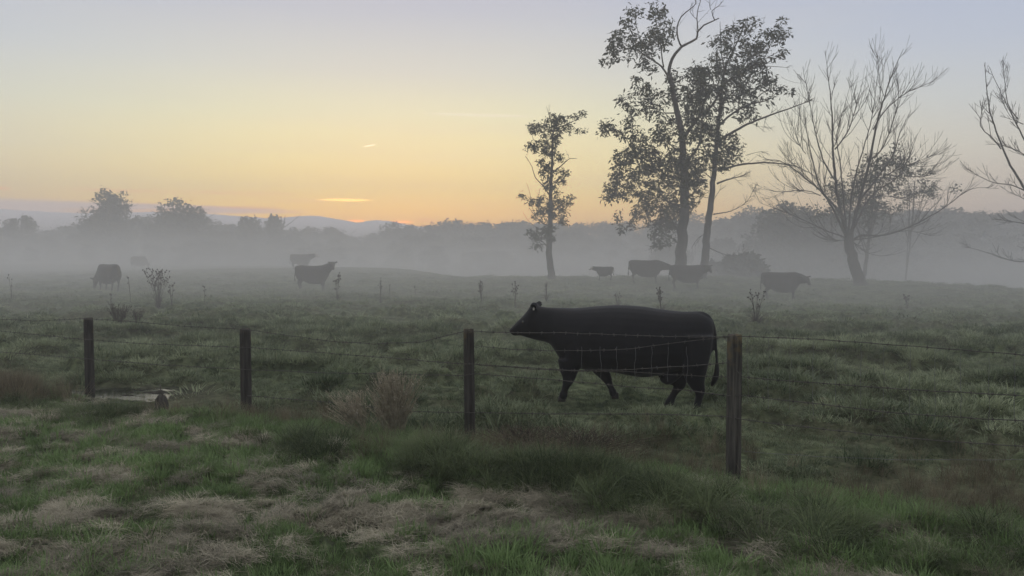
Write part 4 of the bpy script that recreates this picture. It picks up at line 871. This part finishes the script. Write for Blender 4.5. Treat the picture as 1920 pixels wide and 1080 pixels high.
small_leafy(57, 41, (470, 985), (530, 450), [(560, 465, 60, 36), (500, 520, 56, 56), (580, 540, 64, 60), (430, 580, 55, 50), (400, 640, 60, 44), (350, 600, 30, 40), (520, 620, 70, 50), (600, 470, 30, 30), (470, 690, 70, 60), (560, 700, 50, 50), (340, 680, 50, 40)], 'dense dark leafy tree half hidden behind the leafless tree', 5)
small_leafy(64, 42, (640, 985), (680, 560), [(690, 520, 60, 26), (760, 560, 46, 30), (650, 580, 60, 40), (720, 620, 60, 40), (780, 620, 36, 30), (640, 500, 30, 24), (600, 640, 50, 30), (820, 590, 20, 20)], 'sparse leafy tree seen between the twigs right of the leafless trunk', 2.2, 12)

# --- woods and hedgerow trees beyond the pasture
def crown_tree(name, seed, w, h, blobs, n_, trunk=.16, lo=.08):
    """generic broadleaf in the distance: unit metres, base at origin"""
    rg = np.random.RandomState(seed); pts = []
    for _ in range(blobs):
        zc_ = h * rg.uniform(lo + .12, .86); wid = w * .5 * math.sqrt(max(.05, 1 - ((zc_ / h - .45) / .62) ** 2)); a = rg.uniform(0, 6.283); r = wid * rg.uniform(.15, .85)
        rr_ = rg.uniform(.14, .26) * min(w, h) * .8; m = max(8, n_ // blobs); q = rg.normal(0, 1, (m, 3)); q /= np.linalg.norm(q, axis=1)[:, None]; q *= rg.uniform(.35, 1, (m, 1)) ** .5
        pts.append(np.array([r * math.cos(a), r * math.sin(a), zc_]) + q * rr_ * np.array([1, 1, .8]))
    pts = np.concatenate(pts); pts = pts[pts[:, 2] > .1]
    V, F, C = leafset(pts, 3, .46, .18, rg, .2, 1.6)
    lm = leaf_mesh(name + '_crown', V, F, C); lm.materials.append(M['leaf_far'])
    TV, TF = [], []; rr_ = random.Random(seed)
    tube([(0, 0, -.6), (0, 0, h * .3), (w * .02, 0, h * .6), (0, w * .02, h * .88)], [trunk * 1.3, trunk, trunk * .6, .03], 8, TV, TF)
    for _ in range(16):
        z0 = h * rr_.uniform(.15, .7); a = rr_.uniform(0, 6.283); e = w * rr_.uniform(.25, .5); c, s_ = math.cos(a), math.sin(a)
        tube([(0, 0, z0), (c * e * .5, s_ * e * .5, z0 + h * .1), (c * e, s_ * e, z0 + h * rr_.uniform(.12, .25))], [trunk * .4, trunk * .25, .02], 5, TV, TF)
    tm = mesh_of(name + '_trunk', TV, TF); tm.materials.append(M['bark'])
    r = empty(name); obj('crown', lm, None, r); obj('trunk', tm, None, r); r.hide_render = False
    return r
kinds = [crown_tree('broadleaf_tree', 100 + k, w, h, bl, n_, .22) for k, (w, h, bl, n_) in enumerate([(11, 12, 30, 2600), (9, 12, 26, 2200), (12, 10, 28, 2400), (8, 11, 20, 1500), (10, 13, 34, 2600), (7, 12, 22, 1500)])]
used = set()
def plant(k, px, top, Y, label, group, sx=1.0, name='broadleaf_tree', cat='tree', ztop=None):
    H = [12, 12, 10, 11, 13, 12][k]; p = at(px, top, Y); g = gz(p.x, Y); s = max(.25, (p.z - g) / (H * .97))
    o = kinds[k] if k not in used else copy_tree(kinds[k]); used.add(k)
    o.location = (p.x, Y, g); o.scale = (s * sx, s * sx, s); o.rotation_euler = (0, 0, rr2.uniform(0, 6.28)); o.name = name; tag(o, label, cat, group); return o
rr2 = random.Random(77)
GF = 'trees of the misty far treeline'
# the ones that stand out at left
plant(4, 207, 352, 150, 'tallest hazy tree of the left treeline, with an open two-lobed top', GF, .80)
plant(1, 182, 378, 152, 'shorter hazy tree leaning out left of the tallest left treeline tree', GF, .8)
plant(0, 345, 376, 148, 'broad domed hazy tree right of the tallest left treeline tree', GF, 1.15)
plant(3, 38, 396, 158, 'small round hazy tree rising near the left edge of the photo', GF, .8)
plant(3, 478, 398, 156, 'thin pale tree left of the square-topped hazy tree', GF, .8)
plant(5, 528, 392, 154, 'square-topped hazy tree standing above the hedge right of the domed tree', GF, 1.0)
prof = [(-160, 425), (0, 424), (70, 425), (120, 430), (160, 412), (260, 408), (300, 405), (390, 402), (440, 418), (480, 420), (560, 424), (600, 422), (640, 426), (690, 438), (730, 430), (770, 416), (800, 416), (820, 410), (860, 416), (940, 416), (1000, 413), (1060, 416), (1100, 412), (1160, 412), (1200, 414), (1260, 410), (1300, 406), (1340, 402), (1400, 397),
        (1450, 398), (1500, 393), (1560, 396), (1640, 392), (1700, 388), (1760, 386), (1800, 380), (1850, 396), (1920, 394), (2080, 392)]
pxs, pys = zip(*prof)
lab_row = {2: 'one of the hazy bushes in front of the far treeline',
           0: 'one of the trees in the unbroken hazy treeline along the horizon', 1: 'one of the lower hazy trees that fill the foot of the far treeline'}
for row, (Y, step, dy) in enumerate(((182, 30, 0), (150, 34, 24), (128, 60, 44))):
    px = -170.0
    while px < 2090:
        if row == 1 or True:
            top = float(np.interp(px, pxs, pys)) + dy + rr2.uniform(-7, 8); k = rr2.randrange(6)
            Yt = Y - (38 if px > 1300 else 0) * min(1, (px - 1300) / 300) if px > 1300 else Y
            plant(k, px + rr2.uniform(-10, 10), top, Yt + rr2.uniform(-6, 8), lab_row[row], (GF, 'lower trees at the foot of the far treeline', 'hazy bushes before the far treeline')[row], rr2.uniform(1.0, 1.4))
        px += step * rr2.uniform(.75, 1.2)
# nearer thicket behind the right-hand trees
for (px, top, Y, k, sx, lab) in [(1455, 384, 92, 0, 1.0, 'dark round-topped thicket tree left of the leafless tree, in the mist'), (1520, 378, 88, 4, .9, 'tallest dark thicket tree directly left of the leafless tree'), (1590, 392, 90, 2, 1.1, 'dark thicket tree seen behind the leafless trunk'),
                                 (1660, 400, 94, 1, 1.0, 'dark thicket tree just right of the leafless trunk'), (1250, 455, 100, 2, 1.0, 'low hazy thicket behind the tallest tree trunk'), (1345, 440, 104, 3, 1.1, 'low hazy thicket right of the leaning trunk'), (1730, 408, 98, 0, .9, 'rightmost dark tree of the thicket behind the leafless tree')]:
    plant(k, px, top, Y, lab, 'dark thicket behind the leafless tree', sx)
def shrub(px, top, Y, w, label, seed, mat='leaf'):
    p = at(px, top, Y); g = gz(p.x, Y); h = p.z - g; o = crown_tree('shrub', seed, w, h, 14, 1300, .05, -.08); o.location = (p.x, Y, g); tag(o, label, 'shrub'); return o
shrub(1400, 480, 60, 3.6, 'rounded leafy shrub in the mist right of the leaning trunk', 201)
shrub(1352, 494, 66, 3.4, 'low faint shrub between the leaning trunk and the rounded shrub', 202)

# ------------------------------------------------------------------ weeds, stump, cloud bank
M['weed'] = simple('dry_weed', (.035, .028, .022), (.075, .060, .045), 20, .9, .2)
def weed(px, Y, h, n_, spread, label, seed, heads=4, hr=.022, group='dead weed stalks standing in the pasture', name='weed_stalks', lean=0.0, tuft=0, sr=1.0):
    rr = random.Random(seed); p = at(px, 560, Y); root = empty(name, (p.x, Y, gz(p.x, Y))); tag(root, label, 'weed', group)
    SV, SF, HV, HF = [], [], [], []
    for i in range(n_):
        a = rr.uniform(0, 6.283); hh = h * rr.uniform(.72, 1.0); sp = spread * rr.uniform(.3, 1) * hh; dx, dy = math.cos(a) * sp + lean * hh, math.sin(a) * sp
        pts = [(dx * .02, dy * .02, -.05), (dx * .25, dy * .25, hh * .35), (dx * .6, dy * .6, hh * .7), (dx, dy, hh)]
        tube(pts, [.009 * sr, .007 * sr, .006 * sr, .004 * sr], 5, SV, SF)
        for k in range(heads):
            t = rr.uniform(.55, 1); b = Vector((dx * t, dy * t, hh * t)); d = Vector((rr.uniform(-1, 1), rr.uniform(-1, 1), rr.uniform(.6, 1.4))).normalized(); L_ = h * rr.uniform(.05, .16); e = b + d * L_
            if k == 0: e = Vector((dx, dy, hh))
            else: tube([b, b.lerp(e, .5) + Vector((0, 0, -.01)), e], [.005, .004, .003], 4, SV, SF)
            # burr: a small spiky ellipsoid
            c = e; nn = 7
            tube([c - Vector((0, 0, hr * .9)), c - Vector((0, 0, hr * .5)), c, c + Vector((0, 0, hr * .7)), c + Vector((0, 0, hr * 1.25))], [hr * .3, hr * .8, hr, hr * .8, hr * .25], nn, HV, HF)
            for _ in range(5):
                q = Vector((rr.gauss(0, 1), rr.gauss(0, 1), rr.gauss(.4, 1))).normalized(); tube([c, c + q * hr * 1.9], [hr * .22, .001], 3, HV, HF)
    for i in range(tuft):
        a = rr.uniform(0, 6.283); r = h * rr.uniform(.05, .35); z = h * rr.uniform(.1, .45); tube([(0, 0, 0), (math.cos(a) * r * .5, math.sin(a) * r * .5, z * .8), (math.cos(a) * r, math.sin(a) * r, z)], [.008, .006, .002], 4, SV, SF)
    obj('stems', mesh_of('stems', SV, SF), M['weed'], root); obj('seed_heads', mesh_of('seed_heads', HV, HF), M['weed'], root)
weed(297, 27, 1.30, 20, .38, 'large many-stemmed thistle clump with burrs, right of the grazing cow', 1, 5, .022, tuft=30, sr=.8)
weed(322, 26, .80, 3, .25, 'short thistle stalks just right of the large thistle clump', 2)
weed(245, 28, 1.0, 2, .10, 'bent thin stalk between the grazing cow and the large thistle clump', 3, 2, lean=-.1)
weed(208, 27, .70, 2, .12, 'small stalk in front of the grazing cow', 4, 2)
weed(22, 30, 1.0, 2, .10, 'thin stalk at the left edge of the field', 5, 2)
weed(384, 27, .80, 2, .08, 'single stalk with a flat head right of the large thistle clump', 6, 3)
weed(632, 30, 1.15, 6, .20, 'thistle clump touching the dark cow that looks at the camera', 7, 5, .024, tuft=24)
weed(714, 31, 1.0, 3, .06, 'upright stalk alone right of the looking cow', 8, 4, .02, tuft=8)
weed(731, 33, .6, 2, .06, 'shorter faint stalk right of the upright stalk', 9, 2, .02)
weed(903, 29, .9, 9, .16, 'pale bushy weed clump in mid field above the third fence post', 10, 4, .02, tuft=30)
weed(966, 28, .95, 4, .14, 'slanting burr stalks left of the slim leafy tree', 11, 4, .026)
weed(779, 34, .5, 2, .1, 'tiny stalk on the misty skyline between the looking cow and the slim tree', 12, 2, .02)
weed(1025, 30, .7, 6, .2, 'low dry weed tuft below the slim leafy tree trunk', 13, 2, .018, tuft=26)
weed(1158, 28, .55, 7, .25, 'low dry weed tuft below the calf', 14, 2, .018, tuft=26)
weed(1240, 25, .95, 6, .10, 'narrow dark weed clump in front of the two skyline cows', 15, 5, .022, lean=-.12, tuft=26)
weed(1418, 21, 1.05, 10, .25, 'tall burr stalks in front of the lowered-head cow', 16, 3, .018, tuft=60, sr=.7)
weed(1702, 30, .55, 6, .30, 'small burr clump on the skyline right of the leafless trunk', 17, 4, .026)
weed(222, 19.5, .70, 55, .50, 'dark bushy dead weed above the leftmost fence post', 18, 3, .007, tuft=120, sr=.5)
weed(258, 20.5, .50, 34, .45, 'smaller dark dead weed right of the bushy one above the leftmost post', 19, 3, .007, tuft=80, sr=.5)
# straw clump left of the third post: pale, airy seed heads
M['pale_seed'] = blade_mat('pale_seed', (.26, .225, .17), (.58, .51, .40), .2, False); M['pale_stem'] = simple('pale_stem', (.22, .19, .13), (.50, .44, .32), 20, .9, .1)
M['brown_seed'] = blade_mat('brown_seed', (.07, .055, .04), (.22, .18, .13), .2, False)
def straw_clump(px, Y, h, w, n_, label, seed, dx0=0.0, ms='pale_stem', mh='pale_seed'):
    rr = random.Random(seed); rg = np.random.RandomState(seed); p = at(px, 560, Y); root = empty('dry_grass_clump', (p.x, Y, gz(p.x, Y))); tag(root, label, 'grass clump')
    SV, SF = [], []; tips = []
    for i in range(n_):
        a = rr.uniform(0, 6.283); b = (math.cos(a) * w * .25 * rr.random(), math.sin(a) * w * .18 * rr.random()); hh = h * rr.uniform(.45, 1.08); e = (b[0] * 1.4 + rr.gauss(dx0, w * .30), b[1] + rr.gauss(0, w * .2))
        pts = [(b[0], b[1], -.03), ((b[0] * .7 + e[0] * .3), (b[1] * .7 + e[1] * .3), hh * .45), ((b[0] * .3 + e[0] * .7), (b[1] * .3 + e[1] * .7), hh * .8), (e[0], e[1], hh)]
        tube(pts, [.0042, .0036, .0028, .0016], 3, SV, SF, False); q = Vector(pts[2]); r = Vector(pts[3])
        if rr.random() < .6: tips += [tuple(q.lerp(r, rr.random())) for _ in range(3)]
    obj('stems', mesh_of('stems', SV, SF), M[ms], root)
    V, F, C = leafset(np.array(tips), 2, .024, .012, rg, -.8, 3.2); obj('seed_heads', leaf_mesh('seed_heads', V, F, C), M[mh], root)
straw_clump(738, 8.75, .72, .46, 460, 'pale pinkish dry grass clump with feathery seed heads left of the middle post', 51, -.03)
straw_clump(672, 8.8, .48, .4, 170, 'shorter leaning dry grass clump left of the pale feathery one', 52, -.12)
straw_clump(1090, 7.9, .27, 1.0, 260, 'low brown dry weeds under the front legs of the near cow', 53, 0, 'weed', 'brown_seed')
straw_clump(975, 8.0, .27, .7, 160, 'low brown dry weeds just right of the middle post', 54, 0, 'weed', 'brown_seed')
# dark broken stump in the wet corner
st_ = empty('broken_stump', (at(303, 800, 10.2).x, 10.2, gz(at(303, 800, 10.2).x, 10.2))); tag(st_, 'short dark broken stump with a bent twig beside the puddle', 'stump')
V, F = tube([(0, 0, -.1), (.01, 0, .08), (0, .01, .16), (.012, 0, .21)], [.10, .085, .075, .05], 11); obj('stump', mesh_of('stump', V, F), M['post_dark'], st_)
V, F = tube([(.10, 0, -.02), (.05, 0, .14), (.0, 0, .27), (-.01, .0, .36)], [.012, .011, .009, .005], 6); obj('twig', mesh_of('twig', V, F), M['twig'], st_)
# distant cloud bank low over the horizon (solid far-off shapes, outside the haze)
M['cloud'] = simple('cloud', (.90, .86, .92), (.96, .92, .96), 3, 1, 0, spec=0)
rgc = random.Random(4)
def cloud(pts_top, Y, base_y, label, thick):
    """a far bank: rounded ridge whose crest follows the outline, with real depth"""
    V = []; F = []; n_ = 12; xs = np.linspace(pts_top[0][0], pts_top[-1][0], 90); ys = np.interp(xs, *zip(*pts_top)) + 1.6 * (fbm(xs * .06, xs * 0, 3, 5) - .5)
    for k, (px, py) in enumerate(zip(xs, ys)):
        c = at(px, py, Y); b = at(px, float(np.interp(px, *zip(*base_y))), Y)
        for j in range(n_ + 1):
            a = math.pi * j / n_; V.append((c.x, Y - thick * math.cos(a), b.z + (c.z - b.z) * math.sin(a) ** .6))
    for k in range(len(xs) - 1):
        for j in range(n_):
            a0 = k * (n_ + 1) + j; F.append((a0, a0 + 1, a0 + n_ + 2, a0 + n_ + 1))
        F.append((k * (n_ + 1), (k + 1) * (n_ + 1), (k + 2) * (n_ + 1) - 1, (k + 1) * (n_ + 1) - 1))
    F.append(tuple(range(n_, -1, -1))); F.append(tuple((len(xs) - 1) * (n_ + 1) + j for j in range(n_ + 1)))
    o = obj('cloud_bank', mesh_of('cloud_bank', V, F), M['cloud']); tag(o, label, 'cloud', kind='structure')
cloud([(-220, 386), (0, 392), (90, 397), (150, 400), (230, 398), (330, 397), (430, 404), (520, 410), (560, 405), (590, 404), (640, 412), (672, 418), (700, 412), (730, 414), (780, 424), (850, 430)], 2600, [(-220, 470), (850, 470)], 'low grey cloud bank with humped tops behind the left treeline', 150)
HAZE, MIST, MISTH = .0038, .036, 2.1

# ------------------------------------------------------------------ air
def volume_mat(name, dens, col=(.93, .92, .915)):
    m, n, l = newmat(name); v = n.new('ShaderNodeVolumePrincipled'); v.inputs['Color'].default_value = (*col, 1); v.inputs['Density'].default_value = dens
    v.inputs['Anisotropy'].default_value = .45
    o = n.new('ShaderNodeOutputMaterial'); l.new(v.outputs[0], o.inputs['Volume']); return m
def box(x0, x1, y0, y1, z0, z1):
    V = [(x, y, z) for z in (z0, z1) for y in (y0, y1) for x in (x0, x1)]
    return V, [(0, 2, 3, 1), (4, 5, 7, 6), (0, 1, 5, 4), (2, 6, 7, 3), (0, 4, 6, 2), (1, 3, 7, 5)]
V, F = box(-262, 262, -262, 262, -9, 23.5)
hz = obj('haze', mesh_of('haze', V, F, False), volume_mat('haze', HAZE)); tag(hz, 'thin even morning haze filling the air over the pasture', 'haze', kind='stuff')
def mist(dens, scale_h):
    """ground mist: thick at grass level, thinning with height and broken into drifting patches"""
    V, F = box(-240, 240, 7, 240, -7.5, 14)
    m, n, l = newmat('mist'); v = n.new('ShaderNodeVolumePrincipled'); v.inputs['Color'].default_value = (.93, .92, .915, 1); v.inputs['Anisotropy'].default_value = .45
    t = n.new('ShaderNodeTexCoord'); s = n.new('ShaderNodeSeparateXYZ'); l.new(t.outputs['Object'], s.inputs[0])
    def mm(op, a, b=None, c=None, clamp=False):
        q = n.new('ShaderNodeMath'); q.operation = op; q.use_clamp = clamp
        for i, w in enumerate((a, b, c)):
            if w is None: continue
            if isinstance(w, (int, float)): q.inputs[i].default_value = w
            else: l.new(w, q.inputs[i])
        return q.outputs[0]
    hgt = mm('EXPONENT', mm('MULTIPLY', mm('MAXIMUM', s.outputs[2], 0.0), -1 / scale_h))
    rng = n.new('ShaderNodeMapRange'); rng.interpolation_type = 'SMOOTHSTEP'; l.new(s.outputs[1], rng.inputs[0]); rng.inputs[1].default_value = 7; rng.inputs[2].default_value = 31
    mp = n.new('ShaderNodeMapping'); mp.inputs['Scale'].default_value = (.035, .05, .28); l.new(t.outputs['Object'], mp.inputs[0])
    z_ = n.new('ShaderNodeTexNoise'); z_.inputs['Scale'].default_value = 1; z_.inputs['Detail'].default_value = 3; l.new(mp.outputs[0], z_.inputs['Vector'])
    w = n.new('ShaderNodeMapRange'); l.new(z_.outputs[0], w.inputs[0]); w.inputs[1].default_value = .35; w.inputs[2].default_value = .65; w.inputs[3].default_value = .45; w.inputs[4].default_value = 1.55
    l.new(mm('MULTIPLY', mm('MULTIPLY', hgt, rng.outputs[0]), mm('MULTIPLY', w.outputs[0], dens)), v.inputs['Density'])
    o = n.new('ShaderNodeOutputMaterial'); l.new(v.outputs[0], o.inputs['Volume'])
    m.cycles.volume_step_rate = .1; m.cycles.homogeneous_volume = False
    ob = obj('mist', mesh_of('mist', V, F, False), m); tag(ob, 'low patchy ground mist lying over the pasture and deepening toward the treeline', 'mist', kind='stuff')
if MIST: mist(MIST, MISTH)
